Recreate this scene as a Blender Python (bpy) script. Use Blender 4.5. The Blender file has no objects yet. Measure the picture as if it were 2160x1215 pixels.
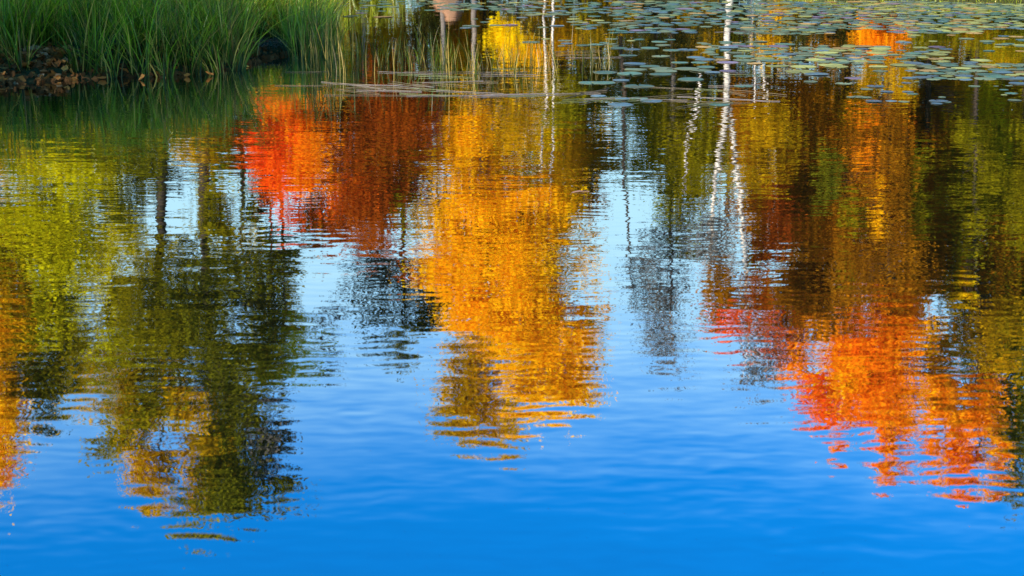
import bpy, math, random
import numpy as np
from mathutils import Vector

R = math.radians
random.seed(7)
rng = np.random.default_rng(11)
scene = bpy.context.scene
COL = scene.collection

# ------------------------------------------------------------------ camera, sky, sun, exposure
CAM_H, PITCH, FPX = 1.75, R(15.6), 3000.0        # 50 mm lens on a 2160 px wide picture
cam_data = bpy.data.cameras.new("camera")
cam_data.lens = 50.0
cam_data.sensor_width = 36.0
cam_data.clip_start = 0.05
cam_data.clip_end = 5000
cam_data.dof.use_dof = True
cam_data.dof.focus_distance = 13.5
cam_data.dof.aperture_fstop = 5.0
cam = bpy.data.objects.new("camera", cam_data)
COL.objects.link(cam)
cam.location = (0, 0, CAM_H)
cam.rotation_euler = (R(90) - PITCH, 0, 0)
scene.camera = cam

SUN_ELEV, SUN_AZ = R(32), R(220)                 # azimuth clockwise from +Y: behind the camera, to its left
w = bpy.data.worlds.new("World")
scene.world = w
w.use_nodes = True
wn, wl = w.node_tree.nodes, w.node_tree.links
wn.clear()
wo = wn.new('ShaderNodeOutputWorld')
bg = wn.new('ShaderNodeBackground')
sky = wn.new('ShaderNodeTexSky')
sky.sky_type = 'NISHITA'
sky.sun_disc = False
sky.sun_elevation = SUN_ELEV
sky.sun_rotation = SUN_AZ
sky.air_density = 1.0
sky.dust_density = 0.3
sky.ozone_density = 2.5
hs = wn.new('ShaderNodeHueSaturation')
hs.inputs['Saturation'].default_value = 1.55
hs.inputs['Value'].default_value = 1.0
wl.new(sky.outputs[0], hs.inputs['Color'])
# pale thin haze of the air, thick near the horizon and gone well above it, with a little uneven high cloud
wtc = wn.new('ShaderNodeTexCoord'); wsep = wn.new('ShaderNodeSeparateXYZ'); wl.new(wtc.outputs['Generated'], wsep.inputs[0])
wnz = wn.new('ShaderNodeTexNoise'); wnz.inputs['Scale'].default_value = 5; wnz.inputs['Detail'].default_value = 4
wl.new(wtc.outputs['Generated'], wnz.inputs['Vector'])
wma = wn.new('ShaderNodeMath'); wma.operation = 'MULTIPLY_ADD'; wma.inputs[1].default_value = 0.012; wl.new(wnz.outputs[0], wma.inputs[0]); wl.new(wsep.outputs[2], wma.inputs[2])
wmr = wn.new('ShaderNodeMapRange'); wmr.interpolation_type = 'SMOOTHSTEP'
wmr.inputs[1].default_value = 0.43; wmr.inputs[2].default_value = 0.22; wmr.inputs[3].default_value = 0.0; wmr.inputs[4].default_value = 0.9
wl.new(wma.outputs[0], wmr.inputs[0])
wmx = wn.new('ShaderNodeMix'); wmx.data_type = 'RGBA'; wmx.inputs[7].default_value = (3.0, 4.8, 5.5, 1)
wti = wn.new('ShaderNodeMix'); wti.data_type = 'RGBA'; wti.blend_type = 'MULTIPLY'; wti.inputs[0].default_value = 1.0
wti.inputs[7].default_value = (0.12, 1.06, 1.24, 1); wl.new(hs.outputs[0], wti.inputs[6])
wl.new(wmr.outputs[0], wmx.inputs[0]); wl.new(wti.outputs[2], wmx.inputs[6])
wl.new(wmx.outputs[2], bg.inputs['Color'])
bg.inputs['Strength'].default_value = 0.13
wl.new(bg.outputs[0], wo.inputs[0])

sd = bpy.data.lights.new("sun", 'SUN')
sd.energy = 5.0
sd.angle = R(0.5)
sd.color = (1.0, 0.91, 0.78)
sun = bpy.data.objects.new("sun", sd)
COL.objects.link(sun)
to_sun = Vector((math.sin(SUN_AZ) * math.cos(SUN_ELEV), math.cos(SUN_AZ) * math.cos(SUN_ELEV), math.sin(SUN_ELEV)))
sun.rotation_euler = to_sun.to_track_quat('Z', 'Y').to_euler()
sun.location = (-20, -20, 30)

scene.view_settings.view_transform = 'Standard'
scene.view_settings.look = 'None'
scene.view_settings.gamma = 1
scene.view_settings.exposure = 1.0
scene.render.engine = 'CYCLES'
scene.cycles.max_bounces = 8
scene.cycles.diffuse_bounces = 3
scene.cycles.glossy_bounces = 3
scene.cycles.transmission_bounces = 3

# ------------------------------------------------------------------ where a picture ray meets the place
def ray(px, py):
    u, v = (px - 1080) / FPX, (607.5 - py) / FPX
    c, s = math.cos(PITCH), math.sin(PITCH)
    return u, c + v * s, -s + v * c

def on_water(px, py, z=0.0):
    u, dy, dz = ray(px, py)
    t = (z - CAM_H) / dz
    return u * t, dy * t

def seen_mirrored(px, py, D):
    """the real point at depth D whose mirror image in the pond lies at this place of the photograph"""
    u, dy, dz = ray(px, py)
    t = D / dy
    return Vector((u * t, D, -CAM_H - dz * t))

def to_px(x, y, z=0.0):
    c, s = math.cos(PITCH), math.sin(PITCH)
    dz = z - CAM_H
    f = y * c - dz * s
    up = y * s + dz * c
    return 1080 + FPX * x / f, 607.5 - FPX * up / f

# ------------------------------------------------------------------ mesh helpers
def mesh_from(name, verts, faces, mats, midx=None, smooth=False):
    me = bpy.data.meshes.new(name)
    verts = np.asarray(verts, dtype=np.float32).reshape(-1, 3)
    if isinstance(faces, np.ndarray):
        n, k = faces.shape
        me.vertices.add(len(verts)); me.vertices.foreach_set('co', verts.ravel())
        me.loops.add(n * k); me.loops.foreach_set('vertex_index', faces.astype(np.int32).ravel())
        me.polygons.add(n)
        me.polygons.foreach_set('loop_start', np.arange(0, n * k, k, dtype=np.int32))
        me.polygons.foreach_set('loop_total', np.full(n, k, dtype=np.int32))
        me.update(calc_edges=True)
    else:
        me.from_pydata([tuple(v) for v in verts], [], faces)
        me.update()
    for m in (mats if isinstance(mats, (list, tuple)) else [mats]):
        me.materials.append(m)
    if midx is not None:
        me.polygons.foreach_set('material_index', np.asarray(midx, dtype=np.int32))
    me.polygons.foreach_set('use_smooth', np.full(len(me.polygons), smooth))
    return me

def link(name, me, parent=None, loc=(0, 0, 0), rot=(0, 0, 0)):
    o = bpy.data.objects.new(name, me)
    COL.objects.link(o)
    o.location = loc
    o.rotation_euler = rot
    if parent is not None:
        o.parent = parent
    return o

def tag(o, label=None, cat=None, group=None, kind=None):
    if label: o['label'] = label
    if cat: o['category'] = cat
    if group: o['group'] = group
    if kind: o['kind'] = kind
    return o

def tube(path, radii, sides=7):
    """tapered tube along a path -> verts, quads"""
    V, F = [], []
    n = len(path)
    for i, p in enumerate(path):
        a = path[max(i - 1, 0)]; b = path[min(i + 1, n - 1)]
        t = (Vector(b) - Vector(a))
        t = t.normalized() if t.length > 1e-6 else Vector((0, 0, 1))
        s = t.cross(Vector((0.13, 1, 0.07))).normalized()
        q = t.cross(s).normalized()
        for k in range(sides):
            an = 2 * math.pi * k / sides
            V.append(Vector(p) + (s * math.cos(an) + q * math.sin(an)) * radii[i])
    for i in range(n - 1):
        for k in range(sides):
            k2 = (k + 1) % sides
            F.append((i * sides + k, i * sides + k2, (i + 1) * sides + k2, (i + 1) * sides + k))
    F.append(tuple(range(sides - 1, -1, -1)))
    F.append(tuple((n - 1) * sides + k for k in range(sides)))
    return V, F

class MB:
    def __init__(self): self.V, self.F, self.M = [], [], []
    def add(self, V, F, m=0):
        b = len(self.V)
        self.V += [tuple(v) for v in V]
        self.F += [tuple(b + i for i in f) for f in F]
        self.M += [m] * len(F)
    def mesh(self, name, mats, smooth=True): return mesh_from(name, self.V, self.F, mats, self.M, smooth)

# ------------------------------------------------------------------ materials
def mat(name):
    m = bpy.data.materials.new(name); m.use_nodes = True
    nt = m.node_tree; nt.nodes.clear()
    out = nt.nodes.new('ShaderNodeOutputMaterial')
    return m, nt.nodes, nt.links, out

def mix(nd, lk, a, b, f, blend='MIX'):
    x = nd.new('ShaderNodeMix'); x.data_type = 'RGBA'; x.blend_type = blend
    for sock, val in ((x.inputs[0], f), (x.inputs[6], a), (x.inputs[7], b)):
        if isinstance(val, bpy.types.NodeSocket): lk.new(val, sock)
        elif isinstance(val, (int, float)): sock.default_value = val
        else: sock.default_value = (*val, 1)
    return x.outputs[2]

def leaf_mat(name, a, b, transl=0.5, gloss=0.0, scale=0.9, rough=0.45):
    """two leaf colours, varied leaf by leaf and bough by bough, with light coming through"""
    m, nd, lk, out = mat(name)
    geo = nd.new('ShaderNodeNewGeometry')
    tc = nd.new('ShaderNodeTexCoord')
    no = nd.new('ShaderNodeTexNoise'); no.inputs['Scale'].default_value = scale; no.inputs['Detail'].default_value = 3
    lk.new(tc.outputs['Object'], no.inputs['Vector'])
    r1 = nd.new('ShaderNodeMapRange'); r1.inputs[1].default_value = 0.35; r1.inputs[2].default_value = 0.65
    lk.new(no.outputs[0], r1.inputs[0])
    ad = nd.new('ShaderNodeMath'); ad.operation = 'MULTIPLY_ADD'; ad.inputs[1].default_value = 0.6
    lk.new(r1.outputs[0], ad.inputs[0])
    m2 = nd.new('ShaderNodeMath'); m2.operation = 'MULTIPLY'; m2.inputs[1].default_value = 0.4
    lk.new(geo.outputs['Random Per Island'], m2.inputs[0]); lk.new(m2.outputs[0], ad.inputs[2])
    c = mix(nd, lk, a, b, ad.outputs[0])
    d = nd.new('ShaderNodeBsdfDiffuse'); t = nd.new('ShaderNodeBsdfTranslucent')
    lk.new(c, d.inputs[0]); lk.new(c, t.inputs[0])
    mx = nd.new('ShaderNodeMixShader'); mx.inputs[0].default_value = transl
    lk.new(d.outputs[0], mx.inputs[1]); lk.new(t.outputs[0], mx.inputs[2])
    res = mx.outputs[0]
    if gloss > 0:
        g = nd.new('ShaderNodeBsdfGlossy'); g.inputs['Roughness'].default_value = rough
        m3 = nd.new('ShaderNodeMixShader'); m3.inputs[0].default_value = gloss
        lk.new(res, m3.inputs[1]); lk.new(g.outputs[0], m3.inputs[2]); res = m3.outputs[0]
    lk.new(res, out.inputs[0])
    return m

def bark_mat(name, a, b, sx=3.0, sz=9.0, thr=(0.45, 0.6)):
    m, nd, lk, out = mat(name)
    tc = nd.new('ShaderNodeTexCoord'); mp = nd.new('ShaderNodeMapping')
    mp.inputs['Scale'].default_value = (sx, sx, sz)
    lk.new(tc.outputs['Object'], mp.inputs[0])
    no = nd.new('ShaderNodeTexNoise'); no.inputs['Scale'].default_value = 1.0; no.inputs['Detail'].default_value = 5
    lk.new(mp.outputs[0], no.inputs['Vector'])
    mr = nd.new('ShaderNodeMapRange'); mr.inputs[1].default_value, mr.inputs[2].default_value = thr
    lk.new(no.outputs[0], mr.inputs[0])
    c = mix(nd, lk, a, b, mr.outputs[0])
    p = nd.new('ShaderNodeBsdfPrincipled'); p.inputs['Roughness'].default_value = 0.85
    lk.new(c, p.inputs['Base Color'])
    bp = nd.new('ShaderNodeBump'); bp.inputs['Strength'].default_value = 0.5; bp.inputs['Distance'].default_value = 0.02
    lk.new(no.outputs[0], bp.inputs['Height']); lk.new(bp.outputs[0], p.inputs['Normal'])
    lk.new(p.outputs[0], out.inputs[0])
    return m

LEAF = {
    'gold':   leaf_mat('gold_leaves',   (1.0, 0.66, 0.005), (0.96, 0.43, 0.004)),
    'orange': leaf_mat('orange_leaves', (1.0, 0.44, 0.005), (0.95, 0.20, 0.005)),
    'red':    leaf_mat('red_leaves',    (0.95, 0.06, 0.012), (0.98, 0.22, 0.006)),
    'maroon': leaf_mat('maroon_leaves', (0.24, 0.04, 0.006), (0.48, 0.11, 0.005)),
    'lime':   leaf_mat('yellow_green_leaves', (0.80, 0.70, 0.005), (0.48, 0.47, 0.005)),
    'olive':  leaf_mat('olive_leaves',  (0.42, 0.34, 0.005), (0.17, 0.16, 0.004)),
    'green':  leaf_mat('dark_green_leaves', (0.16, 0.15, 0.005), (0.06, 0.065, 0.004), transl=0.2),
    'brown':  leaf_mat('brown_leaves',  (0.55, 0.22, 0.005), (0.22, 0.09, 0.004)),
    'mix':    leaf_mat('mixed_golden_olive_leaves', (0.85, 0.46, 0.004), (0.28, 0.21, 0.004)),
    'yellow': leaf_mat('yellow_leaves', (1.0, 0.78, 0.006), (0.95, 0.58, 0.004)),
    'grey':   leaf_mat('grey_bare_twigs', (0.16, 0.14, 0.12), (0.06, 0.06, 0.06), transl=0.1),
    'dark':   leaf_mat('blackish_needles', (0.018, 0.018, 0.005), (0.05, 0.045, 0.006), transl=0.1),
}
LEAF_KEYS = list(LEAF)
BARK = {
    'dark': bark_mat('dark_bark', (0.035, 0.02, 0.008), (0.015, 0.010, 0.005)),
    'grey': bark_mat('grey_bark', (0.22, 0.18, 0.15), (0.10, 0.08, 0.065)),
    'birch': bark_mat('white_birch_bark', (0.62, 0.55, 0.46), (0.05, 0.04, 0.035), 3.0, 8.0, (0.46, 0.58)),
}

def water_mat():
    m, nd, lk, out = mat('pond_water')
    geo = nd.new('ShaderNodeNewGeometry')
    total = None
    def layer(sx, sy, rot, amp, detail=1.5, mask=None):
        nonlocal total
        mp = nd.new('ShaderNodeMapping'); mp.inputs['Scale'].default_value = (sx, sy, 1); mp.inputs['Rotation'].default_value = (0, 0, R(rot))
        lk.new(geo.outputs['Position'], mp.inputs[0])
        no = nd.new('ShaderNodeTexNoise'); no.inputs['Scale'].default_value = 1; no.inputs['Detail'].default_value = detail
        lk.new(mp.outputs[0], no.inputs['Vector'])
        sb = nd.new('ShaderNodeVectorMath'); sb.operation = 'SUBTRACT'; sb.inputs[1].default_value = (0.5, 0.5, 0.5)
        lk.new(no.outputs['Color'], sb.inputs[0])
        sc = nd.new('ShaderNodeVectorMath'); sc.operation = 'MULTIPLY'; sc.inputs[1].default_value = (amp * 0.55, amp, 0)
        lk.new(sb.outputs[0], sc.inputs[0])
        o = sc.outputs[0]
        if mask:
            mm = nd.new('ShaderNodeVectorMath'); mm.operation = 'MULTIPLY'
            lk.new(o, mm.inputs[0]); lk.new(mask, mm.inputs[1]); o = mm.outputs[0]
        if total is None: total = o
        else:
            a = nd.new('ShaderNodeVectorMath'); a.operation = 'ADD'
            lk.new(total, a.inputs[0]); lk.new(o, a.inputs[1]); total = a.outputs[0]
    # calmer and livelier patches of breeze
    mpn = nd.new('ShaderNodeMapping'); mpn.inputs['Scale'].default_value = (0.25, 0.7, 1)
    lk.new(geo.outputs['Position'], mpn.inputs[0])
    pn = nd.new('ShaderNodeTexNoise'); pn.inputs['Scale'].default_value = 1; pn.inputs['Detail'].default_value = 2
    lk.new(mpn.outputs[0], pn.inputs['Vector'])
    pr = nd.new('ShaderNodeMapRange'); pr.inputs[1].default_value = 0.35; pr.inputs[2].default_value = 0.65
    pr.inputs[3].default_value = 0.55; pr.inputs[4].default_value = 1.3
    lk.new(pn.outputs[0], pr.inputs[0])
    cx = nd.new('ShaderNodeCombineXYZ')
    for i in range(3): lk.new(pr.outputs[0], cx.inputs[i])
    msk = cx.outputs[0]
    # trains of small regular wavelets, a hand's breadth apart
    def wavelets(rot, scale, amp, seed):
        nonlocal total
        mp = nd.new('ShaderNodeMapping'); mp.inputs['Rotation'].default_value = (0, 0, R(rot)); mp.inputs['Location'].default_value = (seed, seed * .7, 0)
        lk.new(geo.outputs['Position'], mp.inputs[0])
        wv = nd.new('ShaderNodeTexWave'); wv.wave_type = 'BANDS'; wv.bands_direction = 'Y'; wv.wave_profile = 'SIN'
        wv.inputs['Scale'].default_value = scale; wv.inputs['Distortion'].default_value = 7.0; wv.inputs['Detail'].default_value = 1.5
        wv.inputs['Detail Scale'].default_value = 1.1; wv.inputs['Detail Roughness'].default_value = .6
        lk.new(mp.outputs[0], wv.inputs['Vector'])
        n2 = nd.new('ShaderNodeTexNoise'); n2.inputs['Scale'].default_value = 2.2; n2.inputs['Detail'].default_value = 1
        lk.new(mp.outputs[0], n2.inputs['Vector'])
        r2 = nd.new('ShaderNodeMapRange'); r2.inputs[1].default_value = .36; r2.inputs[2].default_value = .66; r2.inputs[4].default_value = amp
        lk.new(n2.outputs[0], r2.inputs[0])
        sb = nd.new('ShaderNodeMath'); sb.operation = 'SUBTRACT'; sb.inputs[1].default_value = .5; lk.new(wv.outputs['Fac'], sb.inputs[0])
        ml = nd.new('ShaderNodeMath'); ml.operation = 'MULTIPLY'; lk.new(sb.outputs[0], ml.inputs[0]); lk.new(r2.outputs[0], ml.inputs[1])
        cm = nd.new('ShaderNodeCombineXYZ'); lk.new(ml.outputs[0], cm.inputs[1])
        a = nd.new('ShaderNodeVectorMath'); a.operation = 'ADD'
        if total is None:
            total = cm.outputs[0]; return
        lk.new(total, a.inputs[0]); lk.new(cm.outputs[0], a.inputs[1]); total = a.outputs[0]
    wavelets(5, 3.2, W_TRAIN, 3.0)
    wavelets(-8, 4.6, W_TRAIN * .8, 9.0)
    layer(4.5, 17.0, 4, W_FINE, 1.0, msk)
    layer(2.8, 10.5, -5, W_MID, 1.0, msk)
    layer(0.5, 1.8, 10, W_BIG, 1.0)
    layer(14.0, 42.0, -3, W_TINY, 0.5, msk)
    ad = nd.new('ShaderNodeVectorMath'); ad.operation = 'ADD'; ad.inputs[1].default_value = (0, 0, 1)
    lk.new(total, ad.inputs[0])
    nm = nd.new('ShaderNodeVectorMath'); nm.operation = 'NORMALIZE'; lk.new(ad.outputs[0], nm.inputs[0])
    fr = nd.new('ShaderNodeFresnel'); fr.inputs['IOR'].default_value = 1.33
    lk.new(nm.outputs[0], fr.inputs['Normal'])
    fm = nd.new('ShaderNodeMapRange'); fm.inputs[3].default_value = 0.62; fm.inputs[4].default_value = 1.0
    lk.new(fr.outputs[0], fm.inputs[0])
    g = nd.new('ShaderNodeBsdfGlossy'); g.inputs['Roughness'].default_value = 0.0
    g.inputs['Color'].default_value = (0.97, 0.97, 0.97, 1)
    lk.new(nm.outputs[0], g.inputs['Normal'])
    d = nd.new('ShaderNodeBsdfDiffuse'); d.inputs['Color'].default_value = (0.006, 0.009, 0.004, 1)
    mx = nd.new('ShaderNodeMixShader')
    lk.new(fm.outputs[0], mx.inputs[0]); lk.new(d.outputs[0], mx.inputs[1]); lk.new(g.outputs[0], mx.inputs[2])
    lk.new(mx.outputs[0], out.inputs[0])
    return m
W_TRAIN, W_FINE, W_MID, W_BIG, W_TINY = 0.011, 0.026, 0.028, 0.006, 0.014
WATER = water_mat()

def ground_mat():
    m, nd, lk, out = mat('leafy_ground')
    geo = nd.new('ShaderNodeNewGeometry')
    n1 = nd.new('ShaderNodeTexNoise'); n1.inputs['Scale'].default_value = 0.8; n1.inputs['Detail'].default_value = 6
    n2 = nd.new('ShaderNodeTexNoise'); n2.inputs['Scale'].default_value = 14; n2.inputs['Detail'].default_value = 4
    lk.new(geo.outputs['Position'], n1.inputs['Vector']); lk.new(geo.outputs['Position'], n2.inputs['Vector'])
    a = mix(nd, lk, (0.018, 0.012, 0.008), (0.05, 0.035, 0.015), n2.outputs[0])
    b = mix(nd, lk, a, (0.04, 0.055, 0.012), n1.outputs[0])
    p = nd.new('ShaderNodeBsdfPrincipled'); p.inputs['Roughness'].default_value = 0.95; p.inputs['Specular IOR Level'].default_value = 0.1
    lk.new(b, p.inputs['Base Color'])
    bp = nd.new('ShaderNodeBump'); bp.inputs['Strength'].default_value = 0.8; bp.inputs['Distance'].default_value = 0.03
    lk.new(n2.outputs[0], bp.inputs['Height']); lk.new(bp.outputs[0], p.inputs['Normal'])
    lk.new(p.outputs[0], out.inputs[0])
    return m
GROUND = ground_mat()

# ------------------------------------------------------------------ the setting: ground and water
POND = np.array([(-7, 2.3), (0, 2.0), (8, 2.1), (13, 6), (14, 14), (12.5, 20), (9.6, 23.0), (8.2, 23.25), (7.2, 23.6), (6.2, 24.6), (4, 25.6),
                 (0, 26.6), (-2.2, 26.4), (-3.3, 25)] + [on_water(*q) for q in ((697, 2), (690, 40), (672, 85), (640, 112), (565, 120), (520, 138), (480, 146), (350, 160), (150, 168), (0, 178))]
                + [(-8, 12.9), (-10.5, 10), (-10, 5)], dtype=float)

def pond_sd(x, y):
    """signed distance to the shore, negative over the water"""
    x = np.asarray(x, float); y = np.asarray(y, float)
    d = np.full(x.shape, 1e9); inside = np.zeros(x.shape, bool)
    n = len(POND)
    for i in range(n):
        ax, ay = POND[i]; bx, by = POND[(i + 1) % n]
        ex, ey = bx - ax, by - ay
        t = np.clip(((x - ax) * ex + (y - ay) * ey) / (ex * ex + ey * ey), 0, 1)
        d = np.minimum(d, np.hypot(x - ax - t * ex, y - ay - t * ey))
        c = ((ay > y) != (by > y))
        with np.errstate(divide='ignore', invalid='ignore'):
            xi = ax + (y - ay) / (by - ay if by != ay else 1e-9) * ex
        inside ^= c & (x < xi)
    return np.where(inside, -d, d)

def ground_z(x, y):
    s = pond_sd(x, y)
    wob = 0.05 * np.sin(x * 1.7 + 0.6 * y) + 0.035 * np.sin(y * 2.3 - 1.1 * x) + 0.03 * np.sin(4.1 * x + 3.3 * y)
    up = 0.16 * (1 - np.exp(-np.maximum(s, 0) / 0.35)) + 0.02 * np.maximum(s, 0) ** 0.9 + wob * np.clip(s / 0.6, 0, 1)
    far = np.clip((s - 20) / 80, 0, 1) ** 2 * 3.0
    dn = -0.7 * (1 - np.exp(np.minimum(s, 0) / 0.9))
    return np.where(s > 0, up + far, dn) - 0.01

def axis(lo, hi, fine, far):
    core = np.arange(lo, hi + 1e-6, fine)
    g = [fine]
    out = []
    p = hi
    st = fine
    while p < far:
        st *= 1.35; p += st; out.append(p)
    left = []
    p = lo; st = fine
    while p > -far:
        st *= 1.35; p -= st; left.append(p)
    return np.array(left[::-1] + list(core) + out)
gx, gy = axis(-12, 15, 0.2, 1500), axis(-1, 32, 0.2, 1500)
X, Y = np.meshgrid(gx, gy)
Z = ground_z(X, Y)
nx, ny = len(gx), len(gy)
idx = np.arange(nx * ny).reshape(ny, nx)
F = np.stack([idx[:-1, :-1], idx[:-1, 1:], idx[1:, 1:], idx[1:, :-1]], -1).reshape(-1, 4)
tag(link('ground', mesh_from('ground', np.stack([X, Y, Z], -1).reshape(-1, 3), F, GROUND, smooth=True)), kind='structure')
wx0, wx1, wy0, wy1 = -11.2, 14.6, 1.4, 27.4
tag(link('water', mesh_from('water', [(wx0, wy0, 0), (wx1, wy0, 0), (wx1, wy1, 0), (wx0, wy1, 0)], [(0, 1, 2, 3)], WATER)), kind='structure')

# ------------------------------------------------------------------ trees on the far bank (the pond mirrors them)
def leaf_cloud(centers, per, spread, size, flat=0.6):
    """leaf quads scattered round the clump centres: verts, faces"""
    c = np.repeat(centers, per, axis=0)
    n = len(c)
    p = c + rng.normal(size=(n, 3)) * spread
    a = rng.normal(size=(n, 3)); a /= np.linalg.norm(a, axis=1)[:, None]
    b = rng.normal(size=(n, 3)); b -= (b * a).sum(1)[:, None] * a; b /= np.linalg.norm(b, axis=1)[:, None]
    s = size * rng.uniform(0.6, 1.3, n)[:, None]
    v = np.empty((n, 4, 3))
    v[:, 0] = p - a * s * 0.5; v[:, 1] = p + b * s * 0.33; v[:, 2] = p + a * s * 0.5; v[:, 3] = p - b * s * 0.33
    return v.reshape(-1, 3), np.arange(n * 4).reshape(n, 4)

def add_tree(name, label, D, bark, trunks, blobs, group='trees on the far bank mirrored in the pond', limbs=14, leaf=0.10):
    """trunks: lists of (px, py, radius in m) down the mirror image; blobs: (leaf kind, px, py, rx, ry, thickness)"""
    first = seen_mirrored(trunks[0][0][0], trunks[0][0][1], D)
    gz = float(ground_z(np.array([first.x]), np.array([D]))[0])
    base = Vector((first.x, D, gz))
    root = link(name, None, loc=base)
    root.empty_display_size = 0.3
    tag(root, label, 'tree', group)
    tb = MB(); spine = []
    if bark == 'dark': trunks = [[(a, b, r * .68) for a, b, r in t] for t in trunks]
    for ti, tr in enumerate(trunks):
        pts = [seen_mirrored(a, b, D) for a, b, r in tr]
        rad = [r for a, b, r in tr]
        for k in range(len(pts)): pts[k].y += 0.12 * math.sin(k * 1.7 + ti * 2)
        if ti == 0 or tr[0][1] < 120:
            pts = [Vector((pts[0].x, D, gz - 0.15))] + pts; rad = [rad[0] * 1.35] + rad
        # finer, slightly wandering path
        P_, R_ = [], []
        for k in range(len(pts) - 1):
            for q in range(4):
                f = q / 4
                p = pts[k].lerp(pts[k + 1], f)
                if k + q > 0: p += Vector((random.gauss(0, 1), random.gauss(0, 1), 0)) * 0.02
                P_.append(p); R_.append(rad[k] * (1 - f) + rad[k + 1] * f)
        P_.append(pts[-1]); R_.append(rad[-1])
        V, Fq = tube([p - base for p in P_], R_, 8)
        tb.add(V, Fq)
        spine += list(zip(P_, R_))
    LV, LF, LM = [], [], []
    nb = 0
    kinds = []
    for kind, px, py, rx, ry, tau in blobs:
        c = seen_mirrored(px, py, D)
        rxm = rx / FPX * D * 1.04
        zt = seen_mirrored(px, py + ry, D).z; zb = max(seen_mirrored(px, py - ry, D).z, gz + 0.15)
        c.z = (zt + zb) / 2; rz = (zt - zb) / 2
        rym = min(max(rxm * 0.85, 0.4), 1.9)
        area = math.pi * rxm * rz
        sparse = tau < 1.4
        sz = leaf * (0.75 if kind == 'grey' else 1)
        n = int(tau * (1.4 if tau >= 2 and kind in ('gold', 'orange', 'red', 'maroon', 'brown', 'yellow') else 1) * area / (0.165 * sz * sz))
        K = max(6, int(area * (5 if not sparse else 7)))
        d = rng.normal(size=(K, 3)); d /= np.linalg.norm(d, axis=1)[:, None]
        rr = rng.uniform(0.05, 1, K) ** (1 / 2.6) * rng.uniform(0.82, 1.12, K)
        d = d * rr[:, None] * np.array([rxm, rym, rz]) + np.array(c)
        sp_i = rng.uniform(0, 1, K) < 0.18
        d[sp_i, 2] += rng.uniform(0.1, 0.45, sp_i.sum()) * rz
        d[:, 2] = np.maximum(d[:, 2], gz + 0.2)
        wgt = rng.uniform(0.3, 1.7, K); per = np.maximum(1, (n * wgt / wgt.sum()).astype(int))
        sp = min(0.26, 0.26 * min(rxm, rz) + 0.05)
        v, f = leaf_cloud(d, per, np.array([sp, sp, sp * 0.75]), sz)
        v[:, 2] = np.maximum(v[:, 2], gz + 0.03)
        LV.append(v - np.array(base)); LF.append(f + nb); nb += len(v)
        if kind not in kinds: kinds.append(kind)
        LM.append(np.full(len(f), kinds.index(kind)))
        # limbs from the trunk into the clumps
        for q in range(min(limbs, K)):
            tgt = Vector(d[q])
            cand = [s for s in spine if s[0].z < tgt.z - 0.1] or spine[:2]
            s = min(cand, key=lambda s: (s[0] - tgt).length + 0.6 * abs((tgt.z - s[0].z) - 0.6 * math.hypot(tgt.x - s[0].x, tgt.y - s[0].y)))
            a = s[0]; L = (tgt - a).length
            r0 = min(s[1] * 0.55, 0.012 + 0.012 * L)
            mid = a.lerp(tgt, 0.5) + Vector((random.uniform(-.1, .1) * L, random.uniform(-.1, .1) * L, 0.08 * L))
            V, Fq = tube([a - base, a.lerp(mid, .5) - base, mid - base, tgt - base], [r0, r0 * .8, r0 * .55, r0 * 0.2], 5)
            tb.add(V, Fq)
    link('trunk', tb.mesh('trunk', BARK[bark]), root)
    if LV:
        me = mesh_from('crown', np.concatenate(LV), np.concatenate(LF), [LEAF[k] for k in kinds], np.concatenate(LM))
        link('crown', me, root)
    return root

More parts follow.
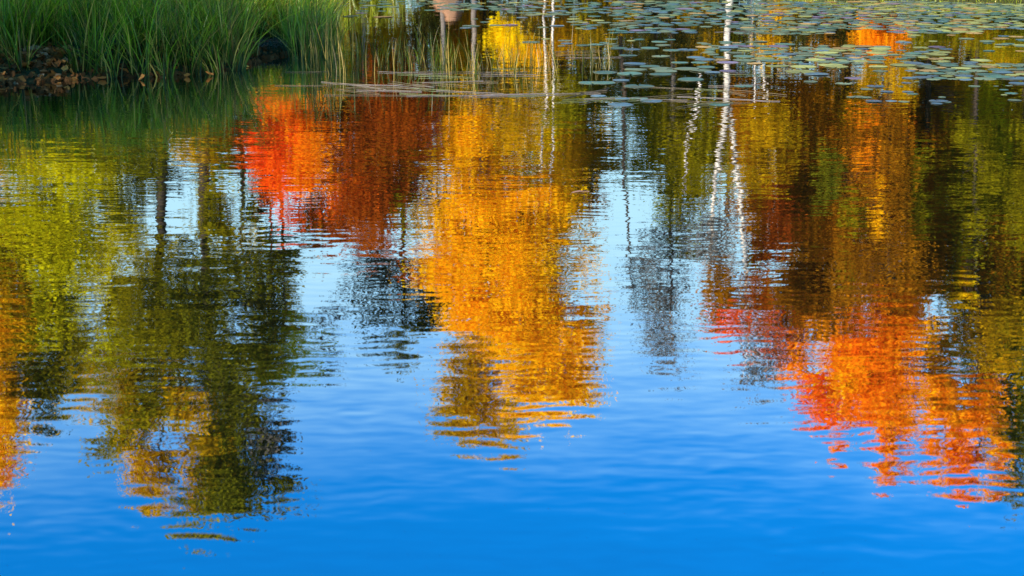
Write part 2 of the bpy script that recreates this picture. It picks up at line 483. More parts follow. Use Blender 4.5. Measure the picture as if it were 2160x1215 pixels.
TREES = [
 ('golden_tree', 'golden-orange tree at the far left edge of the mirrored wood', 27.5, 'dark',
  [[(-60, 120, .12), (-50, 500, .09), (-40, 900, .03)]],
  [('gold', -70, 780, 125, 230, 3.0), ('orange', -60, 900, 90, 110, 2), ('mix', -90, 500, 120, 200, 2.2)]),
 ('yellow_green_tree', 'yellow-green tree filling the left of the pond mirror', 28, 'dark',
  [[(120, 120, .12), (125, 450, .09), (130, 850, .02)]],
  [('lime', 60, 400, 110, 170, 2.6), ('lime', 190, 360, 95, 170, 2.2), ('lime', 120, 560, 130, 120, 2.6), ('lime', 60, 700, 70, 100, 2.2), ('olive', 150, 730, 120, 120, 2.4),
   ('green', 110, 820, 60, 75, 2.0), ('lime', 20, 620, 70, 120, 2.0), ('mix', 230, 300, 60, 60, 1.4), ('lime', 220, 480, 50, 100, 2.2), ('green', 250, 600, 50, 90, 2.0), ('mix', 130, 280, 90, 60, 2.0)]),
 ('tall_olive_tree', 'tallest tree, dark olive, with two dark trunks left of centre', 27, 'dark',
  [[(342, 120, .16), (340, 350, .15), (335, 600, .12), (350, 850, .04), (340, 960, .02)]],
  [('olive', 300, 640, 120, 110, 1.5), ('mix', 250, 830, 70, 120, 1.6), ('olive', 330, 780, 100, 140, 1.7), ('green', 350, 730, 60, 120, 1.0), ('mix', 320, 930, 55, 120, 2.2),
   ('lime', 340, 700, 60, 60, 1.2), ('olive', 230, 900, 45, 80, 1.4), ('green', 250, 410, 40, 70, 1.5), ('green', 300, 310, 60, 90, 2.6), ('olive', 360, 250, 60, 60, 2.4), ('olive', 380, 540, 60, 60, 1.6), ('lime', 250, 700, 60, 60, 1.4)]),
 ('dark_evergreen_tree', 'dark evergreen with tall narrow crown beside the tallest olive tree', 26.6, 'dark',
  [[(432, 120, .17), (428, 350, .16), (432, 600, .12), (470, 850, .05), (480, 1080, .02)]],
  [('green', 480, 700, 90, 170, 2.8), ('green', 510, 900, 75, 170, 3.0), ('mix', 420, 940, 65, 120, 2.0), ('green', 505, 1030, 65, 90, 2.8), ('olive', 430, 1060, 60, 64, 2.8), ('mix', 330, 1000, 25, 60, 1.6),
   ('olive', 400, 720, 80, 100, 2.2), ('dark', 545, 650, 45, 110, 1.6), ('dark', 575, 880, 35, 100, 1.1), ('grey', 560, 950, 45, 110, 1.0), ('olive', 450, 480, 60, 60, .8), ('mix', 380, 860, 45, 60, 1.6), ('mix', 400, 270, 50, 60, 2.0), ('olive', 460, 420, 35, 120, 2.2), ('green', 490, 560, 50, 80, 2.2), ('green', 560, 560, 50, 90, 1.8), ('green', 390, 600, 60, 70, 1.4), ('mix', 430, 880, 40, 60, 1.6)]),
 ('olive_shrub_tree', 'small yellow-olive tree at the right of the dark evergreen', 28.5, 'dark',
  [[(585, 120, .08), (590, 400, .06), (600, 700, .02)]],
  [('lime', 590, 700, 50, 90, 2.2), ('lime', 650, 745, 55, 50, 1.2), ('grey', 690, 700, 40, 80, 0.5), ('olive', 560, 780, 40, 60, 1.4)]),
 ('pale_yellow_tree', 'pale yellow thin tree standing before bright sky at left', 31, 'grey',
  [[(505, 120, .07), (510, 400, .05), (505, 560, .02)]],
  [('yellow', 510, 450, 42, 90, .55), ('lime', 440, 240, 60, 110, 2.2), ('mix', 520, 260, 60, 120, 1.8), ('grey', 370, 330, 35, 80, .5), ('maroon', 500, 300, 60, 70, 2.0)]),
 ('red_maple_tree', 'bright red-orange maple right of the left bank grass', 26.7, 'dark',
  [[(690, 110, .05), (680, 300, .04), (650, 440, .02)]],
  [('red', 590, 260, 45, 90, 2.6), ('orange', 650, 260, 58, 100, 2.2), ('maroon', 700, 300, 45, 90, 1.6), ('red', 600, 310, 50, 110, 2.6), ('orange', 640, 350, 50, 60, 1.6), ('orange', 655, 130, 60, 80, 2.0), ('red', 610, 420, 40, 60, 1.1), ('orange', 610, 200, 50, 60, 1.6)]),
 ('maroon_maple_tree', 'dark maroon maple between the red maple and the golden tree', 27.4, 'grey',
  [[(935, 110, .04), (925, 300, .035), (880, 480, .02)], [(765, 110, .03), (770, 260, .03), (780, 480, .015)]],
  [('maroon', 770, 350, 100, 130, 2.2), ('brown', 820, 300, 80, 120, 0.8), ('dark', 850, 300, 60, 110, 0.7), ('red', 740, 380, 70, 80, 1.1), ('maroon', 850, 340, 70, 110, 1.8), ('mix', 900, 380, 40, 90, 1.0), ('maroon', 800, 230, 130, 90, 2.4), ('orange', 720, 420, 50, 70, 1.2), ('maroon', 800, 480, 90, 70, 1.3),
   ('orange', 860, 270, 50, 50, 1.1), ('maroon', 520, 290, 45, 50, 1.3), ('olive', 850, 430, 50, 60, 1.6), ('maroon', 700, 480, 55, 70, 1.6), ('brown', 640, 500, 50, 60, 1.3)]),
 ('dark_conifer_tree', 'narrow dark conifer behind the red maple', 31.5, 'dark',
  [[(568, 120, .04), (565, 400, .04), (580, 640, .02)]],
  [('dark', 562, 470, 26, 110, 2.2), ('green', 590, 580, 40, 70, 1.6)]),
 ('bare_dark_tree', 'nearly bare dark tree left of the great golden tree', 30, 'dark',
  [[(850, 120, .08), (850, 450, .07), (845, 760, .02)]],
  [('dark', 815, 610, 65, 110, 1.0), ('dark', 905, 660, 48, 85, 2.0), ('green', 840, 700, 50, 60, 1.3), ('grey', 790, 560, 50, 80, .7)]),
 ('great_golden_tree', 'great golden tree in the middle of the mirrored wood', 27.5, 'grey',
  [[(1000, 100, .042), (1003, 300, .036), (1010, 700, .03), (1010, 930, .012)], [(1175, 400, .04), (1172, 620, .03), (1180, 750, .02)]],
  [('gold', 950, 340, 55, 80, 2.0), ('gold', 1030, 330, 70, 70, 1.8), ('mix', 930, 430, 40, 60, 1.4), ('gold', 1070, 440, 130, 110, 3.2), ('gold', 960, 540, 80, 80, 2.4), ('gold', 1080, 560, 130, 120, 2.6), ('gold', 1080, 700, 120, 120, 3.0),
   ('gold', 1200, 740, 75, 100, 2.4), ('gold', 1235, 600, 40, 110, 1.2), ('gold', 1150, 810, 80, 60, 2.2), ('mix', 985, 800, 75, 90, 2.8), ('mix', 1010, 890, 62, 66, 2.8),
   ('olive', 1010, 530, 40, 70, 1.2), ('gold', 1010, 250, 60, 70, 1.3), ('yellow', 1110, 250, 45, 60, 1.6), ('gold', 1010, 660, 50, 90, 2.0)]),
 ('twin_birch_tree', 'pair of thin pale birch trunks before the golden tree', 27, 'birch',
  [[(1150, 60, .02), (1152, 200, .021), (1142, 300, .021), (1140, 420, .016)], [(1168, 60, .02), (1168, 220, .021), (1160, 400, .018)]],
  [('gold', 1150, 440, 50, 60, 1.6), ('mix', 1090, 240, 60, 60, 1.2), ('olive', 1180, 220, 50, 60, 1.2)]),
 ('brown_oak_tree', 'brown-gold oak at the right of the great golden tree', 32, 'dark',
  [[(1230, 100, .10), (1235, 300, .08), (1225, 470, .03)]],
  [('mix', 1210, 300, 85, 130, 3.0), ('brown', 1225, 400, 60, 75, 2.6), ('olive', 1200, 200, 90, 70, 2.6), ('mix', 1040, 260, 110, 90, 2.2), ('olive', 1060, 330, 60, 50, 1.2)]),
 ('slim_dark_tree', 'slim dark leafless trunk standing before the open sky', 28, 'dark',
  [[(1312, 100, .06), (1318, 300, .05), (1325, 480, .03), (1340, 640, .012)]],
  [('grey', 1345, 570, 35, 80, .5), ('grey', 1385, 640, 50, 110, .75)]),
 ('thin_grey_tree', 'thin twiggy grey tree between open sky and white birches', 29.5, 'grey',
  [[(1420, 100, .06), (1415, 400, .04), (1420, 760, .01)]],
  [('olive', 1440, 290, 95, 120, 3.4), ('green', 1400, 330, 50, 80, 1.6), ('olive', 1430, 420, 60, 60, 1.3), ('grey', 1420, 520, 60, 110, .9), ('grey', 1415, 720, 45, 90, .5), ('lime', 1440, 450, 50, 60, .45)]),
 ('white_birch_tree', 'white birch with a forked trunk right of centre', 27, 'birch',
  [[(1538, 30, .060), (1536, 150, .060), (1530, 240, .052), (1505, 400, .038), (1490, 620, .018)], [(1536, 220, .046), (1556, 380, .040), (1570, 520, .032), (1575, 680, .018)],
   [(1474, 160, .022), (1470, 210, .022), (1452, 300, .018), (1440, 400, .010)]],
  [('brown', 1540, 560, 50, 90, 1.5), ('red', 1530, 680, 38, 36, 1.5), ('maroon', 1580, 620, 50, 70, 1.3), ('grey', 1600, 760, 55, 90, .7), ('grey', 1500, 480, 50, 90, .8)]),
 ('leaning_birch_tree', 'slender leaning white birch right of the forked birch', 27.6, 'birch',
  [[(1584, 20, .028), (1590, 90, .026), (1608, 160, .022), (1622, 230, .018), (1640, 420, .010)], [(1576, 20, .018), (1590, 140, .014), (1592, 220, .010)]],
  [('mix', 1630, 300, 60, 110, 1.8), ('maroon', 1610, 480, 50, 90, 1.6)]),
 ('red_brown_tree', 'red-brown tree left of the bright orange maple', 29, 'dark',
  [[(1700, 100, .10), (1700, 400, .08), (1690, 760, .02)]],
  [('brown', 1640, 600, 60, 90, 2.0), ('red', 1600, 680, 60, 36, 1.1), ('olive', 1610, 420, 22, 150, 1.6), ('mix', 1665, 380, 20, 140, 1.5), ('orange', 1700, 740, 50, 100, 1.5), ('maroon', 1660, 680, 50, 60, 1.6), ('brown', 1680, 430, 110, 150, 2.8), ('brown', 1700, 650, 60, 90, 2.2), ('brown', 1650, 250, 90, 110, 2.4), ('red', 1720, 830, 35, 60, 1.3)]),
 ('orange_maple_tree', 'bright orange maple at the right of the mirrored wood', 26.8, 'dark',
  [[(1880, 100, .07), (1880, 400, .06), (1870, 700, .04), (1870, 930, .02)]],
  [('orange', 1835, 310, 34, 90, .8), ('brown', 1985, 720, 35, 110, 1.8), ('brown', 1850, 340, 60, 110, 1.6), ('brown', 1885, 300, 30, 130, 2.0), ('green', 1740, 400, 18, 160, 1.8), ('olive', 1800, 470, 20, 130, 1.6), ('gold', 1850, 430, 14, 90, 1.3), ('brown', 1880, 480, 36, 120, 2.0), ('olive', 1945, 420, 22, 150, 1.6),
   ('orange', 1840, 790, 105, 130, 2.8), ('gold', 1820, 800, 50, 110, 1.2), ('gold', 1935, 830, 22, 130, 1.6), ('orange', 1775, 900, 14, 60, 2.0), ('orange', 1865, 945, 16, 60, 2.2), ('orange', 1905, 900, 14, 70, 2.0), ('orange', 1965, 940, 16, 62, 2.2), ('gold', 1810, 760, 60, 80, 1.4), ('gold', 1900, 700, 70, 80, 1.8), ('orange', 1965, 820, 32, 130, 2.2), ('red', 1740, 840, 35, 70, 1.1), ('orange', 1860, 680, 110, 60, 2.0), ('red', 1850, 880, 50, 50, 1.0), ('brown', 1850, 540, 90, 90, 1.6)]),
 ('small_orange_tree', 'smaller orange tree at the right edge of the mirror', 27.6, 'dark',
  [[(2060, 100, .06), (2060, 500, .05), (2065, 960, .02)]],
  [('orange', 2060, 930, 60, 105, 2.6), ('orange', 2015, 900, 18, 90, 1.6), ('orange', 2110, 980, 18, 60, 2.0), ('orange', 2040, 1000, 14, 46, 2.0), ('gold', 2085, 955, 40, 45, 1.6), ('olive', 2060, 350, 40, 160, 1.8), ('mix', 2080, 720, 70, 110, 2.4), ('yellow', 2032, 612, 20, 36, 2.6)]),
 ('dark_oak_tree', 'dark olive oak filling the right edge of the mirror', 28.6, 'dark',
  [[(2170, 100, .14), (2170, 500, .1), (2180, 960, .03)]],
  [('olive', 2150, 640, 100, 220, 3.0), ('green', 2080, 620, 70, 140, 2.2), ('green', 2120, 840, 60, 120, 2.0), ('green', 2190, 880, 70, 150, 2.8), ('brown', 2100, 560, 80, 120, 2.2), ('olive', 2200, 350, 130, 200, 2.6)]),
 ('brown_maple_tree', 'brown and rust maple under the orange crown', 30, 'dark',
  [[(1790, 100, .10), (1790, 400, .07), (1790, 600, .03)]],
  [('brown', 1790, 460, 120, 160, 3.0), ('red', 1750, 280, 40, 60, 1.2), ('dark', 1700, 420, 25, 120, 1.2), ('mix', 1780, 230, 80, 100, 2.0), ('maroon', 1740, 560, 80, 90, 2.4), ('orange', 1860, 290, 60, 60, 1.1)]),
 ('olive_oak_tree', 'olive and brown oak near the right edge', 31, 'dark',
  [[(1960, 100, .10), (1960, 400, .07), (1960, 620, .03)]],
  [('brown', 1950, 400, 100, 160, 2.0), ('brown', 1900, 560, 110, 110, 2.6), ('olive', 2040, 400, 90, 180, 2.6), ('lime', 2060, 260, 60, 110, 1.2), ('dark', 1915, 430, 28, 200, 2.2), ('green', 2010, 520, 60, 120, 1.8)]),
 ('rust_tree', 'rust coloured tree far back at the right', 33, 'grey',
  [[(1880, 80, .10), (1880, 300, .07), (1880, 480, .03)]],
  [('brown', 1870, 300, 140, 160, 3.0), ('mix', 2000, 260, 120, 140, 2.6), ('brown', 2120, 300, 110, 160, 2.6), ('brown', 1720, 300, 130, 140, 2.6)]),
 ('far_olive_tree', 'olive tree far back behind the white birches', 34, 'grey',
  [[(1520, 80, .10), (1520, 250, .06), (1520, 380, .03)]],
  [('olive', 1500, 230, 120, 130, 2.8), ('mix', 1600, 260, 90, 130, 2.6), ('olive', 1400, 170, 110, 80, 2.4)]),
 ('far_green_tree', 'green tree far back behind the tallest olive tree', 34, 'grey',
  [[(300, 80, .10), (300, 200, .06), (300, 330, .03)]],
  [('olive', 240, 240, 130, 90, 2.6), ('olive', 480, 220, 110, 80, 2.6), ('lime', 100, 250, 120, 90, 2.4), ('olive', 620, 180, 120, 90, 2.4), ('mix', 0, 300, 100, 100, 2.2)]),
 ('far_gold_tree', 'golden tree far back behind the middle of the wood', 34, 'grey',
  [[(960, 80, .10), (960, 200, .06), (960, 330, .03)]],
  [('mix', 850, 170, 110, 80, 2.6), ('gold', 1000, 170, 110, 90, 2.4), ('mix', 1130, 180, 110, 90, 2.4), ('mix', 1270, 150, 60, 70, 2.2), ('olive', 740, 180, 100, 90, 2.2)]),
 ('yellow_sapling', 'bright yellow sapling low behind the reeds', 26.9+.6, 'dark',
  [[(1090, 30, .03), (1090, 80, .02), (1095, 130, .01)]],
  [('yellow', 1090, 65, 38, 40, 2.2), ('gold', 1120, 120, 50, 35, 1.5), ('yellow', 1065, 100, 30, 30, 1.4), ('dark', 1130, 60, 22, 30, 1.4)]),
 ('orange_sapling', 'orange sapling low behind the lily pads at right', 25.6, 'dark',
  [[(1870, 20, .03), (1872, 60, .02), (1876, 105, .01)]],
  [('orange', 1860, 75, 42, 36, 2.6), ('orange', 1890, 60, 24, 40, 1.8), ('mix', 1900, 180, 30, 60, 1.2)]),
]
# unseen trees added off-frame to keep the near left bank in shade
SHADE = [
 ('added_shade_tree', 'unseen olive tree added for shade by the near left corner of the pond, nearest the camera', (-12.6, 4.6), 11.0),
 ('added_shade_tree', 'unseen olive tree added for shade, in the middle of the three by the near left corner', (-14.6, 2.2), 12.0),
 ('added_shade_tree', 'unseen olive tree added for shade, farthest left of the three by the near left corner', (-16.2, 6.5), 11.0),
]
for t in TREES:
    add_tree(*t)

def add_shade_tree(name, label, xy, h):
    gz = float(ground_z(np.array([xy[0]]), np.array([xy[1]]))[0])
    root = link(name, None, loc=(xy[0], xy[1], gz)); tag(root, label, 'tree', 'unseen trees added to shade the left bank')
    tb = MB()
    path = [Vector((0.1 * math.sin(k), 0.1 * math.cos(k * 1.4), h * k / 8 - .1)) for k in range(9)]
    V, Fq = tube(path, [0.17 * (1 - k / 9.5) for k in range(9)], 9); tb.add(V, Fq)
    K = 150
    d = rng.normal(size=(K, 3)); d /= np.linalg.norm(d, axis=1)[:, None]
    d = d * (rng.uniform(0.1, 1, K) ** .4)[:, None] * np.array([2.6, 2.6, h * .33]) + np.array([0, 0, h * .64])
    for q in range(30):
        tgt = Vector(d[q]); a = path[min(7, max(1, int(tgt.z / h * 8 - 1.5)))]
        V, Fq = tube([a, a.lerp(tgt, .5) + Vector((0, 0, .15)), tgt], [.05, .03, .01], 5); tb.add(V, Fq)
    link('trunk', tb.mesh('trunk', BARK['dark']), root)
    v, f = leaf_cloud(d, np.full(K, 105), np.array([.38, .38, .28]), .13)
    link('crown', mesh_from('crown', v, f, LEAF['olive']), root)
for s in SHADE: add_shade_tree(*s)

# ------------------------------------------------------------------ grasses
def grass_mat(name, base, tip, dry, gloss=0.03, d0=0.66):
    m, nd, lk, out = mat(name)
    geo = nd.new('ShaderNodeNewGeometry')
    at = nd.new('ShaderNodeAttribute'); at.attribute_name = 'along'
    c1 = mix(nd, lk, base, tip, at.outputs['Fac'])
    mr = nd.new('ShaderNodeMapRange'); mr.inputs[1].default_value = d0; mr.inputs[2].default_value = 0.95
    lk.new(geo.outputs['Random Per Island'], mr.inputs[0])
    c2 = mix(nd, lk, c1, dry, mr.outputs[0])
    mv = nd.new('ShaderNodeMath'); mv.operation = 'MULTIPLY'; mv.inputs[1].default_value = 17.3
    lk.new(geo.outputs['Random Per Island'], mv.inputs[0])
    fr = nd.new('ShaderNodeMath'); fr.operation = 'FRACT'; lk.new(mv.outputs[0], fr.inputs[0])
    hsn = nd.new('ShaderNodeHueSaturation')
    vr = nd.new('ShaderNodeMapRange'); vr.inputs[3].default_value = 0.3; vr.inputs[4].default_value = 1.7
    lk.new(fr.outputs[0], vr.inputs[0]); lk.new(vr.outputs[0], hsn.inputs['Value']); lk.new(c2, hsn.inputs['Color'])
    d = nd.new('ShaderNodeBsdfDiffuse'); t = nd.new('ShaderNodeBsdfTranslucent'); g = nd.new('ShaderNodeBsdfGlossy')
    g.inputs['Roughness'].default_value = 0.35
    lk.new(hsn.outputs[0], d.inputs[0]); lk.new(hsn.outputs[0], t.inputs[0])
    m1 = nd.new('ShaderNodeMixShader'); m1.inputs[0].default_value = 0.4
    lk.new(d.outputs[0], m1.inputs[1]); lk.new(t.outputs[0], m1.inputs[2])
    m2 = nd.new('ShaderNodeMixShader'); m2.inputs[0].default_value = gloss
    lk.new(m1.outputs[0], m2.inputs[1]); lk.new(g.outputs[0], m2.inputs[2])
    lk.new(m2.outputs[0], out.inputs[0])
    return m
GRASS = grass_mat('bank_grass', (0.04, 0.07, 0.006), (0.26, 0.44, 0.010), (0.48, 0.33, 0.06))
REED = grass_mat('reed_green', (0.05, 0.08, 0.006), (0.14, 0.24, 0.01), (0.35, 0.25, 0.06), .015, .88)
BRIGHT = grass_mat('sunlit_grass', (0.20, 0.26, 0.01), (0.40, 0.45, 0.02), (0.5, 0.42, 0.08))  # lighter copy of the bank grass, with sunlight put into its colour

def blades(roots, heights, widths, lean_dir, lean, segs=5, droop=0.5):
    """bent tapering blades: verts, faces, along"""
    n = len(roots)
    t = np.linspace(0, 1, segs + 1)
    V = np.empty((n, segs + 1, 2, 3)); A = np.empty((n, segs + 1, 2))
    dirx, diry = np.cos(lean_dir), np.sin(lean_dir)
    face = lean_dir + np.pi / 2 + rng.uniform(-0.9, 0.9, n)
    wx, wy = np.cos(face), np.sin(face)
    for i, q in enumerate(t):
        off = lean * heights * (0.35 * q + 0.65 * q ** (1.6 + droop))
        z = heights * (q - droop * 0.30 * np.minimum(lean, 1.2) * q ** 3)
        wd = widths * (1 - q ** 2.2) * 0.5 + 0.0006
        cx = roots[:, 0] + dirx * off; cy = roots[:, 1] + diry * off; cz = roots[:, 2] + z
        V[:, i, 0] = np.stack([cx - wx * wd, cy - wy * wd, cz], 1)
        V[:, i, 1] = np.stack([cx + wx * wd, cy + wy * wd, cz], 1)
        A[:, i] = q
    k = (segs + 1) * 2
    base = np.arange(n)[:, None, None] * k
    i = np.arange(segs)[None, :, None] * 2
    F = (base + i + np.array([0, 1, 3, 2])[None, None, :]).reshape(-1, 4)
    return V.reshape(-1, 3), F, A.ravel()

def blade_mesh(name, V, F, A, m):
    me = mesh_from(name, V, F, m)
    at = me.attributes.new('along', 'FLOAT', 'POINT'); at.data.foreach_set('value', A.astype(np.float32))
    return me

def scatter_bank(n, x0, x1, y0, y1, smin, smax):
    pts = []
    while len(pts) < n:
        x = rng.uniform(x0, x1, 4000); y = rng.uniform(y0, y1, 4000)
        s = pond_sd(x, y)
        ok = (s > smin) & (s < smax)
        pts += list(zip(x[ok], y[ok]))
    p = np.array(pts[:n]); return p

def tufts(centers, per, rad, h0, h1, wid, leanmax, m, name, z0=None, bias=(0, 0)):
    C_ = np.repeat(centers, per, axis=0)
    n = len(C_)
    an = rng.uniform(0, 2 * np.pi, n); r = rad * np.sqrt(rng.uniform(0, 1, n))
    x = C_[:, 0] + r * np.cos(an); y = C_[:, 1] + r * np.sin(an)
    z = ground_z(x, y) - 0.02 if z0 is None else np.full(n, z0)
    tl = np.repeat(rng.normal(size=(len(centers), 2)) * 0.18 + np.array(bias), per, axis=0)
    lx = tl[:, 0] + 0.4 * np.cos(an) * r / rad + rng.normal(size=n) * 0.28 * np.where(rng.uniform(size=n) < .12, 2.5, 1)
    ly = tl[:, 1] + 0.35 * np.sin(an) * r / rad + rng.normal(size=n) * 0.14
    lean = np.clip(np.hypot(lx, ly) * leanmax, 0.02, 1.3)
    hh = np.repeat(rng.uniform(h0, h1, len(centers)), per) * rng.uniform(0.55, 1.1, n)
    V, F, A = blades(np.stack([x, y, z], 1), hh, np.full(n, wid) * rng.uniform(0.6, 1.3, n), np.arctan2(ly, lx), lean)
    return blade_mesh(name, V, F, A, m)


# ------------------------------------------------------------------ low growth and the wood behind
def add_shrub(label, px, py, rx, ry, D, kinds, cat='shrub', dens=2.6, leaf=0.075):
    bot = seen_mirrored(px, 0, D)
    gz = float(ground_z(np.array([bot.x]), np.array([D]))[0])
    base = Vector((bot.x, D, gz))
    root = link('shrub', None, loc=base); tag(root, label, cat, 'shrubs along the far shore')
    top = seen_mirrored(px, py + ry, D).z - gz
    rxm = rx / FPX * D
    tb = MB(); LV, LF, LM, nb = [], [], [], 0
    K = max(10, int(rxm * top * 14))
    d = rng.normal(size=(K, 3)); d /= np.linalg.norm(d, axis=1)[:, None]
    d = d * (rng.uniform(0.05, 1, K) ** .4 * rng.uniform(.8, 1.15, K))[:, None] * np.array([rxm, min(rxm, .9), top * .5]) + np.array([0, 0, top * .52])
    d[:, 2] = np.maximum(d[:, 2], 0.12)
    for q in range(min(12, K)):
        tgt = Vector(d[q]); V, Fq = tube([Vector((0, 0, -.05)), tgt * .5 + Vector((0, 0, .08)), tgt], [.022, .014, .005], 5); tb.add(V, Fq)
    n = int(dens * math.pi * rxm * top * .5 / (.165 * leaf * leaf))
    kk = rng.integers(0, len(kinds), K)
    for j in range(len(kinds)):
        c = d[kk == j]
        if len(c) == 0: continue
        v, f = leaf_cloud(c, np.full(len(c), max(2, n // K)), np.array([.16, .16, .13]), leaf)
        v[:, 2] = np.maximum(v[:, 2], 0.02)
        LV.append(v); LF.append(f + nb); nb += len(v); LM.append(np.full(len(f), j))
    link('stem', tb.mesh('stem', BARK['dark']), root)
    link('foliage', mesh_from('foliage', np.concatenate(LV), np.concatenate(LF), [LEAF[k] for k in kinds], np.concatenate(LM)), root)

SHRUBS = [
 ('dark shrub at the left end of the far shore', 640, 40, 70, 60, 28.2, ['green', 'brown']),
 ('rust and orange shrub beside the left bank grass', 700, 60, 45, 50, 28.6, ['orange', 'brown', 'mix']),
 ('olive shrub over dark gap left of the boulder', 780, 45, 60, 60, 28.4, ['olive', 'dark', 'mix']),
 ('blackish shrub just left of the pale boulder', 890, 40, 45, 45, 28.0, ['dark']),
 ('golden shrub behind the pale boulder', 950, 85, 60, 50, 29.0, ['gold', 'mix', 'brown']),
 ('dark brown shrub left of the yellow sapling', 1015, 50, 35, 70, 28.8, ['dark', 'brown', 'mix']),
 ('golden-olive shrub right of the yellow sapling', 1175, 60, 50, 70, 28.2, ['mix', 'gold', 'dark']),
 ('blackish shrub between two golden shrubs', 1235, 35, 40, 50, 27.6, ['dark', 'olive']),
 ('low mixed shrub left of the birch trunks', 1300, 45, 55, 60, 27.6, ['dark', 'mix']),
 ('very dark shrub left of the forked birch', 1390, 60, 70, 75, 27.6, ['dark', 'dark', 'olive']),
 ('dark shrub flecked with gold by the forked birch', 1480, 50, 55, 65, 27.9, ['dark', 'mix']),
 ('dark shrub behind the forked birch', 1560, 50, 55, 65, 28.4, ['dark', 'green']),
 ('golden-brown shrub right of the leaning birch', 1655, 70, 50, 60, 27.3, ['gold', 'dark', 'mix']),
 ('dark shrub left of the orange sapling', 1750, 50, 60, 60, 27.2, ['dark', 'brown']),
 ('green shrub right of the orange sapling', 1950, 60, 60, 70, 27.0, ['olive', 'green']),
 ('brown shrub near the right shore grass', 2030, 50, 50, 70, 27.2, ['brown', 'green', 'olive']),
 ('dark green shrub at the right end of the far shore', 2120, 60, 70, 80, 27.4, ['green', 'olive', 'mix']),
 ('broad brown shrub beneath the rust coloured tree', 1850, 110, 90, 60, 28.4, ['brown', 'olive', 'mix']),
]
for q in SHRUBS: add_shrub(*q)

# the wood farther off reads as one mass of trunks and leaves
def far_wood():
    spec = [  # px range, top of the wood down the mirror, depth, kinds, density
        (-300, 2600, 190, 36, ['mix', 'olive', 'brown', 'dark', 'gold', 'olive', 'brown'], 1.5),
        (-500, 250, 330, 40, ['olive', 'mix', 'lime', 'green'], 1.0), (250, 560, 235, 41, ['olive', 'mix', 'green'], 1.0),
        (560, 980, 400, 42, ['maroon', 'brown', 'brown', 'mix'], 1.0), (900, 1270, 430, 40, ['mix', 'gold', 'olive', 'brown'], 1.0),
        (1270, 1420, 215, 41, ['olive', 'mix', 'dark'], 1.0), (1400, 1560, 330, 42, ['olive', 'mix', 'brown'], 1.0),
        (1560, 2700, 560, 41, ['brown', 'olive', 'maroon', 'mix', 'green', 'brown'], 1.1), (1900, 2700, 640, 39, ['olive', 'brown', 'green', 'dark'], 1.0)]
    LV, LF, LM, nb = [], [], [], 0
    tb = MB()
    for a, b, topy, D, kinds, dn in spec:
        x0, x1 = seen_mirrored(a, 100, D).x, seen_mirrored(b, 100, D).x
        zt = seen_mirrored(1080, topy, D).z
        area = (x1 - x0) * zt
        K = int(area * 1.3)
        x = rng.uniform(x0, x1, K); y = D + rng.uniform(-1.5, 5, K)
        jag = 0.84 + 0.16 * np.sin(x * 1.9 + D) * np.cos(x * .7)
        z = rng.uniform(0.15, 1, K) ** 0.9 * zt * jag * rng.uniform(.9, 1.08, K)
        c = np.stack([x, y, z], 1)
        # each tree's worth of width shares a colour
        kk = (np.floor(x / 0.8 + 0.35 * np.sin(z)) * 7 + D).astype(int) % len(kinds)
        kk = np.where(rng.uniform(0, 1, K) < .25, rng.integers(0, len(kinds), K), kk)
        for j, kd in enumerate(kinds):
            cc = c[kk == j]
            if len(cc) == 0: continue
            v, f = leaf_cloud(cc, np.full(len(cc), int(100 * dn)), np.array([.5, .5, .42]), .17)
            v[:, 2] = np.maximum(v[:, 2], 0.2)
            LV.append(v); LF.append(f + nb); nb += len(v); LM.append(np.full(len(f), LEAF_KEYS.index(kd)))
        for q in range(int((x1 - x0) / 0.9)):
            xx = random.uniform(x0, x1); yy = D + random.uniform(-2, 3)
            V, Fq = tube([(xx, yy, 0), (xx + random.uniform(-.2, .2), yy, zt * .5), (xx + random.uniform(-.4, .4), yy, zt * .95)], [.11, .08, .02], 6)
            tb.add(V, Fq)
    me = mesh_from('far_wood', np.concatenate(LV), np.concatenate(LF), [LEAF[k] for k in LEAF_KEYS], np.concatenate(LM))
    o = tag(link('far_wood', me), 'far-off autumn wood behind the mirrored trees', 'wood', None, 'stuff')
    t = tag(link('wood_trunks', tb.mesh('wood_trunks', BARK['dark']), o), kind='stuff')
far_wood()

# pale boulder on the far shore, mirrored at the top of the picture
def boulder(label, px, py, rx, D, h):
    c = seen_mirrored(px, py, D)
    import bmesh
    bm = bmesh.new(); bmesh.ops.create_icosphere(bm, subdivisions=4, radius=1)
    from mathutils import noise
    for v in bm.verts:
        n = noise.noise(v.co * 1.3 + Vector((px, 0, 0))) * .35 + noise.noise(v.co * 4) * .08
        v.co *= 1 + n
        v.co = Vector((v.co.x * rx, v.co.y * rx * .8, v.co.z * h))
    me = bpy.data.meshes.new('boulder'); bm.to_mesh(me); bm.free()
    me.materials.append(bark_mat('pale_rock', (0.24, 0.12, 0.06), (0.1, 0.06, 0.03), 2, 2)); me.polygons.foreach_set('use_smooth', [True] * len(me.polygons))
    tag(link('boulder', me, loc=(c.x, D, h * .3)), label, 'boulder')
boulder('pale pinkish boulder on the far shore by the water', 950, 40, 0.30, 27.0, 0.42)

